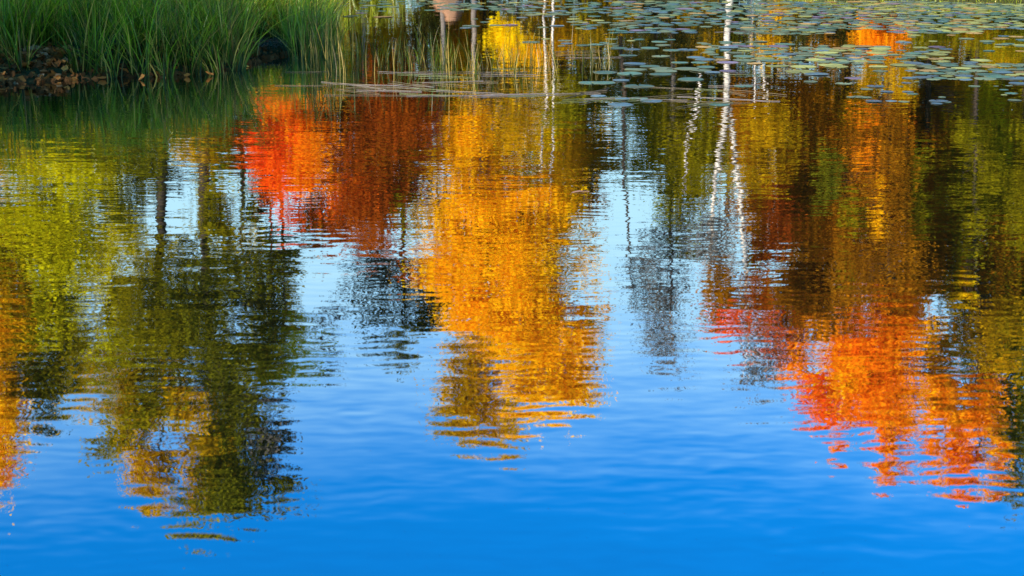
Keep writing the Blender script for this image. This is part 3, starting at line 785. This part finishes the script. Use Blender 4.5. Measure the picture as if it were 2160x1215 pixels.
# ------------------------------------------------------------------ grass of the left bank
c1 = scatter_bank(640, -9, -1.9, 12.9, 19.5, 0.16, 9)
pxy = np.array([to_px(a, b) for a, b in c1])
keep = ~((pxy[:, 0] < 190) & (pond_sd(c1[:, 0], c1[:, 1]) < 0.75) & (rng.uniform(0, 1, len(c1)) < .93)) & ~((abs(pxy[:, 0] - 565) < 45) & (pxy[:, 1] > 95))
c1 = c1[keep]
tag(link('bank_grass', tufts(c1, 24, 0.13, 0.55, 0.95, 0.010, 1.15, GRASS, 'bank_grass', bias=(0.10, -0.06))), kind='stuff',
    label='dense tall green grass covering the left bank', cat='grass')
c1b = np.array([on_water(*q) for q in [(rng.uniform(615, 700), 0) for _ in range(1)]])
pts = []
while len(pts) < 75:
    px, py = rng.uniform(600, 698), rng.uniform(20, 128)
    if px > 640 and py > 118: continue
    pts.append(on_water(px, py))
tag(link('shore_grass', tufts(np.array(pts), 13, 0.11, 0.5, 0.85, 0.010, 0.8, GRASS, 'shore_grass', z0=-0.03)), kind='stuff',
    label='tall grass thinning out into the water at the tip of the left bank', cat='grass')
c2 = scatter_bank(620, -9, -1.9, 19.3, 26.5, 0.0, 9)
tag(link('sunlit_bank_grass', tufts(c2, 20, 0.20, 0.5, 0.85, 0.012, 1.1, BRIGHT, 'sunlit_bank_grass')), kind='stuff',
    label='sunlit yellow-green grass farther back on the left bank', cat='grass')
c3 = scatter_bank(900, 5.0, 16, 22.8, 29, 0.0, 4)
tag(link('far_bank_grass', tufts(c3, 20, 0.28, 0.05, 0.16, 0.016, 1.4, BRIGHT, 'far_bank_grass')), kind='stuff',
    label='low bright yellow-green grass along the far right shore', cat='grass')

# ------------------------------------------------------------------ labels: which one, by row and by the reflection it lies beside
ORD = 'first second third fourth fifth sixth seventh eighth ninth tenth eleventh twelfth thirteenth fourteenth fifteenth sixteenth seventeenth eighteenth nineteenth twentieth'.split()
def ordinal(i):
    return ORD[i] if i < 20 else ('twenty-' + ORD[i - 20] if i < 29 else 'thirty-' + ORD[(i - 30) % 9])
def rowed_labels(items, zones, bands, fmt):
    """items: dicts with px, py, look. Each gets its place from the left within its row and zone."""
    cells = {}
    for it in items:
        z = next(t for lim, t in zones if it['px'] < lim)
        b = next(t for lim, t in bands if it['py'] > lim)
        cells.setdefault((z, b), []).append(it)
    for (z, b), L in cells.items():
        L.sort(key=lambda i: i['px'])
        for k, it in enumerate(L):
            it['label'] = fmt.format(look=it['look'], ord=ordinal(k), zone=z, band=b) if len(L) > 1 else fmt.format(look=it['look'], ord='only', zone=z, band=b).replace('only from left', 'the only one')

# ------------------------------------------------------------------ tufts standing at the water's edge
EDGE = [(45, 166, 'leaning broad-bladed grass tuft at the far left by the brown leaves', .62), (168, 163, 'upright yellow-green grass tuft among the fallen brown leaves', .55),
        (236, 164, 'slim grass tuft just right of the brown leaves', .5), (300, 162, 'tall dense grass tuft third clump along the waterline', .75), (352, 162, 'low splayed grass tuft leaning over the water', .35),
        (405, 157, 'tall green grass tuft in the middle of the bank edge', .8), (455, 156, 'spiky short grass tuft standing in the shallows', .42), (500, 148, 'tallest grass tuft at the corner of the bank', .85),
        (270, 152, 'bent grass tuft behind the slim one', .8), (200, 150, 'drooping grass tuft behind the upright one', .7), (330, 150, 'grey-green grass tuft between two tall clumps', .8), (380, 150, 'arching grass tuft left of the middle clump', .8),
        (440, 146, 'leafy grass tuft behind the spiky short one', .85), (105, 140, 'dark grass tuft above the brown leaves', .8), (15, 150, 'arching grass tuft at the left border', .8), (475, 140, 'dense grass tuft left of the corner clump', .85)]
for px, py, lb, h in EDGE:
    x, y = on_water(px, py)
    z = float(ground_z(np.array([x]), np.array([y]))[0])
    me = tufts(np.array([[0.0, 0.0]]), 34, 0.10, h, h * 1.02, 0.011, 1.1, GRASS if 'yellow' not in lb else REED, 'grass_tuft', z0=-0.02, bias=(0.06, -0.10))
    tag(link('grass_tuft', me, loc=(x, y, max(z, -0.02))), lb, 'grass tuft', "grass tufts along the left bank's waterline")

# matted dead grass hummock in the notch of the bank
THATCH = grass_mat('dry_thatch', (0.05, 0.03, 0.015), (0.20, 0.13, 0.07), (0.34, 0.25, 0.14))
x, y = on_water(572, 112)
V, Fb, A = blades(np.stack([rng.normal(0, .10, 260), rng.normal(0, .08, 260), np.full(260, 0.0)], 1), rng.uniform(.12, .26, 260), np.full(260, .006), rng.uniform(0, 6.28, 260), rng.uniform(.5, 2.2, 260), droop=1.6)
hm = link('grass_hummock', None, loc=(x, y, 0.02)); tag(hm, 'brown matted hummock of dead grass in the notch of the bank', 'hummock')
link('thatch', blade_mesh('thatch', V, Fb, A, THATCH), hm)
import bmesh
bm = bmesh.new(); bmesh.ops.create_icosphere(bm, subdivisions=3, radius=1)
for v in bm.verts: v.co = Vector((v.co.x * .24, v.co.y * .18, v.co.z * .10)) * (1 + random.uniform(-.08, .08))
me = bpy.data.meshes.new('mound'); bm.to_mesh(me); bm.free(); me.materials.append(GROUND); link('mound', me, hm)

# ------------------------------------------------------------------ reeds standing in the water
reed_meshes = []
for k in range(14):
    nb = 1 if k < 4 else (2 if k < 9 else 3)
    V, Fb, A = blades(np.stack([rng.normal(0, .006, nb), rng.normal(0, .006, nb), np.full(nb, -.03)], 1), np.array([1.0, .8, .62][:nb]) * rng.uniform(.9, 1.08, nb),
                      np.full(nb, .0085), rng.uniform(0, 6.28, nb), rng.uniform(.03, .22, nb), segs=6, droop=.6)
    reed_meshes.append(blade_mesh('reed', V, Fb, A, REED))
STRAW = leaf_mat('straw', (0.45, 0.34, 0.16), (0.30, 0.22, 0.10), .2, .03)
straw_reeds = []
for k in range(3):
    me = reed_meshes[k].copy(); me.materials.clear(); me.materials.append(STRAW); straw_reeds.append(me)
reeds = []
def reed_spot(x0, x1, y0, y1, n, h0, h1, my=None):
    for _ in range(n):
        px = rng.uniform(x0, x1); py = rng.normal((y0 + y1) / 2, (y1 - y0) / 4)
        reeds.append(dict(px=px, py=float(np.clip(py, y0, y1)), h=rng.uniform(h0, h1)))
reed_spot(690, 790, 95, 160, 46, .25, .62)
reed_spot(790, 900, 120, 165, 40, .2, .45)
reed_spot(900, 1010, 130, 172, 50, .2, .48)
reed_spot(1010, 1110, 130, 170, 34, .18, .42)
reed_spot(1110, 1180, 115, 160, 22, .15, .45)
reed_spot(1190, 1290, 100, 158, 16, .12, .4)
reed_spot(640, 700, 110, 165, 30, .4, .8)
reed_spot(850, 1250, 60, 110, 12, .15, .35)
for px, py, h in ((948, 170, .62), (912, 128, .42), (1273, 142, .20), (770, 150, .66), (700, 140, .72), (715, 150, .70)):
    reeds.append(dict(px=px, py=py, h=h))
for i, r in enumerate(reeds):
    r['straw'] = (rng.uniform() < .05) or (r['px'] == 912)
    r['look'] = 'straw-coloured' if r['straw'] else ('short green' if r['h'] < .27 else ('green' if r['h'] < .45 else 'tall green'))
RZ = [(700, 'beside the bank grass'), (760, 'left of the maroon reflection'), (830, 'within the maroon reflection'), (900, 'right of the maroon reflection'), (960, 'left of the yellow reflection'),
      (1020, 'at the yellow reflection'), (1090, 'in the yellow reflection'), (1180, 'right of the yellow reflection'), (9999, 'nearest the lily pads')]
RB = [(152, 'front'), (138, 'second'), (122, 'third'), (-999, 'rear')]
rowed_labels(reeds, RZ, RB, '{look} reed, {ord} from left in the {band} row {zone}')
for r in reeds:
    x, y = on_water(r['px'], r['py'])
    me = random.choice(straw_reeds if r['straw'] else reed_meshes)
    o = link('reed', me, loc=(x, y, 0), rot=(random.gauss(0, .05), random.gauss(0, .07) + (.25 if random.random() < .06 else 0), random.uniform(0, 6.28)))
    o.scale = (r['h'] * 1.0 + .3, r['h'] + .3, r['h'])
    tag(o, r['label'], 'reed', 'reeds standing in the shallow water')

# ------------------------------------------------------------------ grass blades lying on the water
def lying_blade(L, bend, wd, hook=0.0):
    n = 14; V, F = [], []
    x = y = 0.0; a = -bend / 2
    P_ = []
    for i in range(n + 1):
        P_.append((x, y, a)); x += L / n * math.cos(a); y += L / n * math.sin(a)
        a += bend / n + (hook / 3 if i > n - 4 else 0)
    cx, cy = P_[n // 2][0], P_[n // 2][1]
    for i, (x, y, a) in enumerate(P_):
        q = i / n; h = wd * .5 * (1 - abs(2 * q - 1) ** 3) + .0008
        sx, sy = -math.sin(a) * h, math.cos(a) * h
        for s_, zz in ((-1, .0035), (0, .0055), (1, .0035), (0, .001)):
            V.append((x - cx + sx * s_, y - cy + sy * s_, zz))
    for i in range(n):
        for k in range(4):
            k2 = (k + 1) % 4
            F.append((i * 4 + k, i * 4 + k2, i * 4 + 4 + k2, i * 4 + 4 + k))
    return V, F
def wet_mat(name, col, col2, rough=.35, spec=.5):
    m, nd, lk, out = mat(name)
    oi = nd.new('ShaderNodeObjectInfo'); tc = nd.new('ShaderNodeTexCoord')
    no = nd.new('ShaderNodeTexNoise'); no.inputs['Scale'].default_value = 9; no.inputs['Detail'].default_value = 4
    lk.new(tc.outputs['Object'], no.inputs['Vector'])
    ad = nd.new('ShaderNodeMath'); ad.operation = 'MULTIPLY_ADD'; ad.inputs[1].default_value = .5
    lk.new(no.outputs[0], ad.inputs[0])
    m2 = nd.new('ShaderNodeMath'); m2.operation = 'MULTIPLY'; m2.inputs[1].default_value = .6; lk.new(oi.outputs['Random'], m2.inputs[0]); lk.new(m2.outputs[0], ad.inputs[2])
    c = mix(nd, lk, col, col2, ad.outputs[0])
    p = nd.new('ShaderNodeBsdfPrincipled'); p.inputs['Roughness'].default_value = rough; p.inputs['Specular IOR Level'].default_value = spec
    lk.new(c, p.inputs['Base Color']); lk.new(p.outputs[0], out.inputs[0])
    return m
FLOAT = [wet_mat('floating_straw', (0.15, 0.115, 0.06), (0.07, 0.055, 0.03), .5, .25), wet_mat('floating_green_blade', (0.17, 0.18, 0.07), (0.09, 0.11, 0.04), .5, .25), wet_mat('floating_pale_blade', (0.22, 0.18, 0.15), (0.11, 0.095, 0.085), .45, .3)]
FL_LOOK = ['straw-coloured', 'greenish', 'pale greyish']
fmesh = []
for k in range(18):
    V, Fq = lying_blade(random.uniform(.45, 1.1), random.uniform(-.5, .5), random.uniform(.004, .007), random.choice([0, 0, 0, .8, -.8]))
    fmesh.append([mesh_from('floating_straw', V, Fq, m, smooth=True) for m in FLOAT])
fl = []
def float_spot(x0, x1, y0, y1, n_, a0, a1, s0=.6, s1=1.0):
    for _ in range(max(2, int(n_ * .33))):
        fl.append(dict(px=rng.uniform(x0, x1), py=rng.uniform(y0, y1), a=R(rng.uniform(a0, a1)), s=rng.uniform(s0, s1), k=int(rng.integers(0, 18)), m=int(rng.choice([0, 0, 1, 2, 2]))))
float_spot(700, 830, 176, 195, 22, -42, -8)
float_spot(840, 960, 176, 203, 26, -48, -10)
float_spot(640, 720, 150, 182, 9, -12, 8)
float_spot(740, 1100, 145, 175, 30, -25, 15)
float_spot(700, 1020, 198, 210, 9, -6, 5, .9, 1.4)
float_spot(960, 1220, 175, 205, 20, -30, 20)
float_spot(1220, 1330, 192, 224, 24, 5, 60, .5, .9)
float_spot(1330, 1560, 180, 222, 28, -25, 35)
float_spot(1480, 1560, 190, 222, 12, -65, 20, .3, .7)
float_spot(1150, 1280, 105, 130, 10, -15, 15)
float_spot(1400, 1660, 150, 200, 12, -60, 40, .5, .9)
float_spot(1420, 1900, 60, 80, 8, -10, 20)
for f in fl: f['look'] = FL_LOOK[f['m']]
FZ = [(720, 'near the bank grass'), (800, 'in the maroon reflection'), (880, 'left of the golden reflection'), (960, 'beside the golden reflection'), (1090, 'within the golden reflection'), (1220, 'right of the golden reflection'),
      (1300, 'near the nearest pads'), (1400, 'left of the birch reflection'), (1500, 'beside the birch reflection'), (9999, 'right of the birch reflection')]
FB = [(205, 'front'), (190, 'second'), (175, 'third'), (150, 'fourth'), (-99, 'rear')]
rowed_labels(fl, FZ, FB, '{look} floating blade, {ord} from left in the {band} row {zone}')
for i, f in enumerate(fl):
    x, y = on_water(f['px'], f['py'])
    o = link('floating_straw', fmesh[f['k']][f['m']], loc=(x, y, 0.0005 * (i % 12)), rot=(0, 0, f['a']))
    o.scale = (f['s'], f['s'], 1)
    tag(o, f['label'], 'grass blade', 'grass blades lying on the water')

# ------------------------------------------------------------------ lily pads
def pad_mesh(seed):
    r_ = random.Random(seed)
    n = 40; notch = r_.uniform(.10, .28); V, F = [(0, 0, .012)], []
    ph = [r_.uniform(0, 6.28) for _ in range(4)]
    rings = [.25, .5, .75, .92, 1.0]
    lift = r_.uniform(0.0, .05)
    for q in rings:
        for i in range(n + 1):
            a = notch / 2 + (2 * math.pi - notch) * i / n
            rad = q * (1 + .035 * math.sin(2 * a + ph[0]) + .02 * math.sin(5 * a + ph[1]) - (.06 if i in (0, n) and q == 1 else 0))
            z = .012 + .012 * q * math.sin(3 * a + ph[2]) + (lift * max(0, math.sin(a + ph[3])) ** 3 * max(0, q - .5) * 2) + .01 * q * q
            V.append((rad * math.cos(a), rad * math.sin(a), z))
    m = n + 1
    for i in range(n): F.append((0, 1 + i, 2 + i))
    for k in range(len(rings) - 1):
        for i in range(n):
            a = 1 + k * m + i
            F.append((a, a + m, a + m + 1, a + 1))
    b0 = len(V)                                     # the under side
    last = 1 + (len(rings) - 1) * m
    V.append((0, 0, -.006))
    for i in range(m): x_, y_, z_ = V[last + i]; V.append((x_ * .985, y_ * .985, z_ - .02))
    for i in range(n):
        F.append((last + i, b0 + 1 + i, b0 + 2 + i, last + i + 1)); F.append((b0, b0 + 2 + i, b0 + 1 + i))
    F.append((0, b0, b0 + 1, last)); F.append((0, last + n, b0 + 1 + n, b0))
    return V, F
def pad_mat(name, a, b, rough):
    m, nd, lk, out = mat(name)
    oi = nd.new('ShaderNodeObjectInfo'); tc = nd.new('ShaderNodeTexCoord')
    no = nd.new('ShaderNodeTexNoise'); no.inputs['Scale'].default_value = 2.6; no.inputs['Detail'].default_value = 5
    of = nd.new('ShaderNodeVectorMath'); of.operation = 'ADD'
    lk.new(tc.outputs['Object'], of.inputs[0]); lk.new(oi.outputs['Random'], of.inputs[1]); lk.new(of.outputs[0], no.inputs['Vector'])
    mr = nd.new('ShaderNodeMapRange'); mr.inputs[1].default_value = .35; mr.inputs[2].default_value = .7; lk.new(no.outputs[0], mr.inputs[0])
    c = mix(nd, lk, a, b, mr.outputs[0])
    # rim a little drier and browner, veins from the middle
    gr = nd.new('ShaderNodeVectorMath'); gr.operation = 'LENGTH'; lk.new(tc.outputs['Object'], gr.inputs[0])
    r2 = nd.new('ShaderNodeMapRange'); r2.inputs[1].default_value = .86; r2.inputs[2].default_value = 1.03; r2.inputs[4].default_value = .6; lk.new(gr.outputs['Value'], r2.inputs[0])
    c = mix(nd, lk, c, (0.22, 0.17, 0.05), r2.outputs[0])
    n3 = nd.new('ShaderNodeTexNoise'); n3.inputs['Scale'].default_value = 11; n3.inputs['Detail'].default_value = 3; lk.new(of.outputs[0], n3.inputs['Vector'])
    r3 = nd.new('ShaderNodeMapRange'); r3.inputs[1].default_value = .66; r3.inputs[2].default_value = .74; r3.inputs[4].default_value = .7; lk.new(n3.outputs[0], r3.inputs[0])
    c = mix(nd, lk, c, (0.10, 0.07, 0.03), r3.outputs[0])
    hv = nd.new('ShaderNodeHueSaturation'); vr = nd.new('ShaderNodeMapRange'); vr.inputs[3].default_value = .7; vr.inputs[4].default_value = 1.35
    lk.new(oi.outputs['Random'], vr.inputs[0]); lk.new(vr.outputs[0], hv.inputs['Value']); lk.new(c, hv.inputs['Color'])
    p = nd.new('ShaderNodeBsdfPrincipled'); p.inputs['Roughness'].default_value = rough
    lk.new(hv.outputs[0], p.inputs['Base Color'])
    bp = nd.new('ShaderNodeBump'); bp.inputs['Strength'].default_value = .5; bp.inputs['Distance'].default_value = .01
    lk.new(n3.outputs[0], bp.inputs['Height']); lk.new(bp.outputs[0], p.inputs['Normal'])
    lk.new(p.outputs[0], out.inputs[0])
    return m
PADM = [pad_mat('teal_pad', (0.07, 0.17, 0.12), (0.05, 0.12, 0.09), .42), pad_mat('grey_green_pad', (0.14, 0.20, 0.11), (0.09, 0.14, 0.08), .48), pad_mat('blue_sheen_pad', (0.08, 0.17, 0.20), (0.06, 0.13, 0.17), .36),  # on the blue pads the sheen is put into the base colour
        pad_mat('yellow_pad', (0.32, 0.33, 0.09), (0.17, 0.22, 0.07), .5), pad_mat('violet_pad', (0.17, 0.14, 0.21), (0.12, 0.11, 0.15), .42), pad_mat('brown_pad', (0.42, 0.25, 0.07), (0.20, 0.16, 0.06), .5)]
PAD_LOOK = ['teal', 'grey-green', 'blue-sheened', 'yellowish', 'violet-tinged', 'browning']
PV = [pad_mesh(k) for k in range(9)]
PM = [[mesh_from('lily_pad', V, F, m, smooth=True) for m in PADM] for V, F in PV]
pads = []
cellmap = {}
def try_pad(px, py, r, m=None, gap=.82):
    x, y = on_water(px, py)
    if pond_sd(np.array([x]), np.array([y]))[0] > -r * .6: return False
    ci, cj = int(x // .4), int(y // .4)
    for a in range(ci - 1, ci + 2):
        for b in range(cj - 1, cj + 2):
            for (qx, qy, qr) in cellmap.get((a, b), ()):
                if math.hypot(qx - x, qy - y) < (qr + r) * gap: return False
    cellmap.setdefault((ci, cj), []).append((x, y, r))
    if m is None:
        warm = min(1, max(0, (px - 1500) / 500))
        p_ = np.array([.42 - .22 * warm, .30 + .06 * warm, .16 - .06 * warm, .07 + .21 * warm, .05, .04 + .09 * warm]); m = int(rng.choice(6, p=p_ / p_.sum()))
    pads.append(dict(px=px, py=py, x=x, y=y, r=r, m=m))
    return True
NEAR = [(1245, 175, .11, 0), (1274, 175, .11, 0), (1310, 170, .085, 2), (1348, 182, .14, 0), (1394, 157, .11, 0), (1405, 151, .115, 1), (1457, 168, .13, 0), (1276, 153, .12, 0), (1328, 156, .125, 0), (1341, 147, .115, 1),
 (1397, 145, .13, 1), (1448, 145, .13, 1), (1478, 149, .11, 1), (1503, 153, .08, 2), (1536, 150, .09, 4), (1371, 140, .11, 0), (1339, 135, .12, 2), (1475, 132, .09, 0), (1468, 121, .10, 2), (1487, 126, .11, 2), (1262, 203, .07, 2),
 (1313, 209, .07, 2), (1348, 208, .08, 0), (1374, 213, .10, 2), (1309, 221, .11, 2), (1517, 221, .09, 0), (1434, 132, .09, 0), (1489, 142, .10, 0), (1394, 119, .10, 1), (1325, 117, .10, 0), (1304, 102, .11, 0), (1334, 104, .10, 2),
 (1371, 102, .11, 0), (1418, 106, .11, 0), (1450, 105, .12, 2), (1570, 128, .12, 1), (1568, 182, .09, 0), (1640, 139, .12, 3), (1688, 151, .15, 3), (1722, 157, .12, 2), (1695, 141, .13, 3), (1765, 141, .12, 3), (1752, 137, .13, 3), (1799, 165, .08, 4),
 (1710, 173, .07, 1), (1780, 176, .08, 1), (1847, 182, .08, 2), (1829, 188, .06, 1), (1871, 194, .06, 2), (1810, 204, .06, 1), (1795, 205, .04, 1), (1827, 206, .05, 1), (1843, 214, .07, 2), (1880, 213, .05, 2), (1980, 214, .08, 2), (1995, 215, .05, 0),
 (1976, 219, .05, 2), (1918, 165, .07, 2), (1945, 163, .09, 2), (1968, 161, .06, 2), (1915, 194, .05, 2), (1925, 198, .05, 0), (2134, 197, .06, 0), (2150, 176, .10, 2), (1852, 141, .10, 3), (1905, 138, .13, 3), (1955, 140, .11, 1), (2140, 165, .14, 2),
 (2105, 163, .13, 0), (2085, 158, .12, 0), (2060, 150, .11, 1), (2028, 144, .10, 3), (1985, 129, .10, 3), (2070, 127, .12, 3), (1857, 150, .08, 1)]
for px, py, r, m in NEAR: try_pad(px, py, r, m, .45)
FIELDS = [(1500, 1700, 112, 135, 20, .10, .12), (1480, 1660, 88, 112, 30, .10, .12), (1690, 1860, 95, 135, 42, .10, .13), (1860, 2010, 98, 125, 18, .09, .12), (1900, 2060, 130, 155, 18, .09, .12), (1960, 2160, 135, 168, 26, .10, .13),
 (2080, 2160, 90, 112, 6, .07, .1), (1270, 1420, 82, 96, 8, .09, .11), (1900, 2160, 74, 96, 16, .07, .10), (1890, 2060, 172, 216, 6, .04, .06), (2090, 2160, 172, 216, 5, .04, .07),
 (1290, 1460, 58, 70, 26, .09, .12), (1200, 1300, 32, 62, 20, .08, .12), (1300, 1700, 30, 58, 108, .09, .12), (1560, 1760, 55, 72, 44, .09, .13), (1700, 2160, 18, 62, 285, .09, .13), (1880, 2060, 50, 70, 45, .09, .13),
 (1300, 2160, 2, 32, 320, .09, .13), (1900, 2160, -20, 20, 160, .09, .12), (1040, 1300, 2, 28, 70, .09, .12), (700, 900, 0, 16, 22, .08, .12), (880, 1060, 2, 22, 38, .08, .11), (720, 860, 22, 38, 6, .1, .14), (980, 1250, 28, 60, 18, .08, .12), (1100, 1300, 78, 100, 8, .07, .1)]
for x0, x1, y0, y1, n, r0, r1 in FIELDS:
    k = t = 0
    while k < n and t < n * 25:
        t += 1
        k += try_pad(rng.uniform(x0, x1), rng.uniform(y0, y1), rng.uniform(r0, r1) * rng.uniform(.5, 1.12))
pads.sort(key=lambda p: -p['r'] / (p['y'] ** 1.5) if -20 < p['px'] < 2180 and p['py'] > -4 else 0)
near, far_ = pads[:300], pads[300:]
for p in near: p['look'] = PAD_LOOK[p['m']]
PZ = [(1040, 'left of the yellow reflection'), (1290, 'at the yellow reflection'), (1400, 'near the standing reeds'), (1500, 'left of the birch reflection'), (1600, 'by the birch reflections'), (1700, 'right of the birch reflections'),
      (1800, 'left of the orange reflection'), (1900, 'at the orange reflection'), (2000, 'right of the orange reflection'), (2080, 'near the right edge'), (9999, 'at the right edge')]
PB = [(190, 'front'), (165, 'second'), (148, 'third'), (134, 'fourth'), (120, 'fifth'), (104, 'sixth'), (86, 'seventh'), (60, 'eighth'), (45, 'ninth'), (30, 'tenth'), (-999, 'last')]
rowed_labels(near, PZ, PB, '{look} lily pad, {ord} from left in the {band} row {zone}')
for i, p in enumerate(near):
    me = PM[random.randrange(9)][p['m']]
    o = link('lily_pad', me, loc=(p['x'], p['y'], .0008 * (i % 7)), rot=(random.gauss(0, .008), random.gauss(0, .008), random.uniform(0, 6.28)))
    o.scale = (p['r'], p['r'], p['r'] * .55)
    tag(o, p['label'], 'lily pad', 'lily pads floating on the pond')
V_, F_, M_, b = [], [], [], 0
for p in far_:
    V, F = PV[random.randrange(9)]
    v = np.array(V); a = random.uniform(0, 6.28); c, s_ = math.cos(a), math.sin(a)
    v = np.stack([(v[:, 0] * c - v[:, 1] * s_) * p['r'] + p['x'], (v[:, 0] * s_ + v[:, 1] * c) * p['r'] + p['y'], v[:, 2] * p['r'] * .55 + random.uniform(0, .004)], 1)
    V_.append(v); F_ += [tuple(b + q for q in f) for f in F]; M_ += [p['m']] * len(F); b += len(v)
def pad_mat_mass(m0, i):
    m = m0.copy(); m.name = m0.name + '_mass'
    return m
MASS = [wet_mat('mass_teal', (0.07, 0.17, 0.12), (0.05, 0.12, 0.09), .42), wet_mat('mass_grey_green', (0.14, 0.20, 0.11), (0.09, 0.14, 0.08), .48), wet_mat('mass_blue_sheen', (0.08, 0.17, 0.20), (0.06, 0.13, 0.17), .36),  # the blue sheen is in the base colour here too
        wet_mat('mass_yellow', (0.32, 0.33, 0.09), (0.17, 0.22, 0.07), .5), wet_mat('mass_violet', (0.17, 0.14, 0.21), (0.12, 0.11, 0.15), .42), wet_mat('mass_brown', (0.42, 0.25, 0.07), (0.20, 0.16, 0.06), .5)]
me = mesh_from('lily_pad_mass', np.concatenate(V_), F_, MASS, M_, True)
tag(link('lily_pad_mass', me), 'mass of small distant lily pads packed toward the far shore', 'lily pads', None, 'stuff')
print('pads', len(pads), 'reeds', len(reeds), 'floating', len(fl))

# ------------------------------------------------------------------ fallen leaves
lp = scatter_bank(1500, -6.5, -2.0, 13.0, 16.5, -0.06, .9)
v, f = leaf_cloud(np.stack([lp[:, 0], lp[:, 1], np.maximum(ground_z(lp[:, 0], lp[:, 1]), 0) + .015], 1), np.full(len(lp), 2), np.array([.03, .03, .006]), .07)
tag(link('leaf_litter', mesh_from('leaf_litter', v, f, leaf_mat('litter', (0.24, 0.10, 0.03), (0.07, 0.035, 0.014), .1))), 'dark damp leaf litter matting the edge of the left bank', 'leaf litter', None, 'stuff')
LEAFM = [wet_mat('fallen_brown', (0.36, 0.14, 0.03), (0.18, 0.07, 0.018), .8, .05), wet_mat('fallen_rust', (0.78, 0.30, 0.06), (0.48, 0.17, 0.035), .8, .05), wet_mat('fallen_pale', (0.50, 0.28, 0.12), (0.30, 0.16, 0.07), .8, .1)]
YEL = wet_mat('fallen_yellow', (0.85, 0.50, 0.03), (0.7, 0.36, 0.02), .5)
def fallen_mesh(seed):
    r_ = random.Random(seed); n = 12; V, F = [], []
    cur = r_.uniform(.15, .5); tw = r_.uniform(-.3, .3)
    W = [0.02, .30, .48, .50, .40, .22, .02]
    for i, wv in enumerate(W):
        q = i / (len(W) - 1) - .5
        for j in (-1, -.5, 0, .5, 1):
            V.append((q, j * wv * (1 + (.15 if i % 2 else -.1)), cur * (j * wv) ** 2 * 2 + cur * q * q + tw * q * j * wv))
    for i in range(len(W) - 1):
        for j in range(4): a = i * 5 + j; F.append((a, a + 1, a + 6, a + 5))
    nv = len(V)
    V += [(x_, y_, z_ - .012) for x_, y_, z_ in V]; F += [tuple(reversed([nv + k for k in f])) for f in F]
    return V, F
LM_ = []
for k in range(7):
    V, F = fallen_mesh(k); LM_.append([mesh_from('fallen_leaf', V, F, m, smooth=True) for m in LEAFM])
fal = []
t = 0
while len(fal) < 170 and t < 9000:
    t += 1
    px, py = rng.uniform(-15, 210), rng.uniform(118, 178)
    if px > 160 and rng.uniform() < .6: continue
    x, y = on_water(px, py, .06); sdv = pond_sd(np.array([x]), np.array([y]))[0]
    if sdv < -.03: continue
    z = float(ground_z(np.array([x]), np.array([y]))[0])
    q = to_px(x, y, z)
    fal.append(dict(px=q[0], py=q[1], x=x, y=y, z=z, m=int(rng.choice([0, 0, 0, 1, 1, 2]))))
for px, py in ((440, 150), (300, 158), (395, 152), (262, 150), (335, 150), (215, 158)):
    x, y = on_water(px, py, .05); z = float(ground_z(np.array([x]), np.array([y]))[0]); fal.append(dict(px=px, py=py, x=x, y=y, z=max(z, 0), m=1))
for f in fal: f['look'] = ['dark brown', 'rust-brown', 'pale tan'][f['m']]
rowed_labels(fal, [(30, 'at the left border'), (70, 'left of the leaf heap'), (110, 'in the leaf heap'), (160, 'right of the leaf heap'), (9999, 'among the grass stems')], [(165, 'waterline'), (155, 'second'), (145, 'third'), (135, 'fourth'), (-99, 'top')],
             '{look} fallen leaf, {ord} from left in the {band} row {zone}')
for f in fal:
    o = link('fallen_leaf', LM_[random.randrange(7)][f['m']], loc=(f['x'], f['y'], f['z'] + .02), rot=(random.gauss(.35, .35), random.gauss(0, .4), random.uniform(0, 6.28)))
    s_ = random.uniform(.07, .12); o.scale = (s_, s_ * .8, s_)
    tag(o, f['label'], 'leaf', 'fallen brown leaves on the muddy bank')
x, y = on_water(517, 142)
V, F = fallen_mesh(3)
o = link('yellow_leaf', mesh_from('yellow_leaf', V, F, YEL, smooth=True), loc=(x, y, .01), rot=(.25, .1, .2)); o.scale = (.085, .07, .08)
tag(o, 'single bright yellow leaf floating at the corner of the grass bank', 'leaf')

x, y = on_water(1225, 405)
V, F = fallen_mesh(5)
o = link('drifting_leaf', mesh_from('drifting_leaf', V, F, wet_mat('pale_wet_leaf', (0.45, 0.24, 0.12), (0.3, 0.15, 0.07), .3), smooth=True), loc=(x, y, -.001), rot=(0, 0, .3)); o.scale = (.12, .06, .02)
tag(o, 'lone pale pinkish leaf drifting flat on open water in the golden reflection', 'leaf')
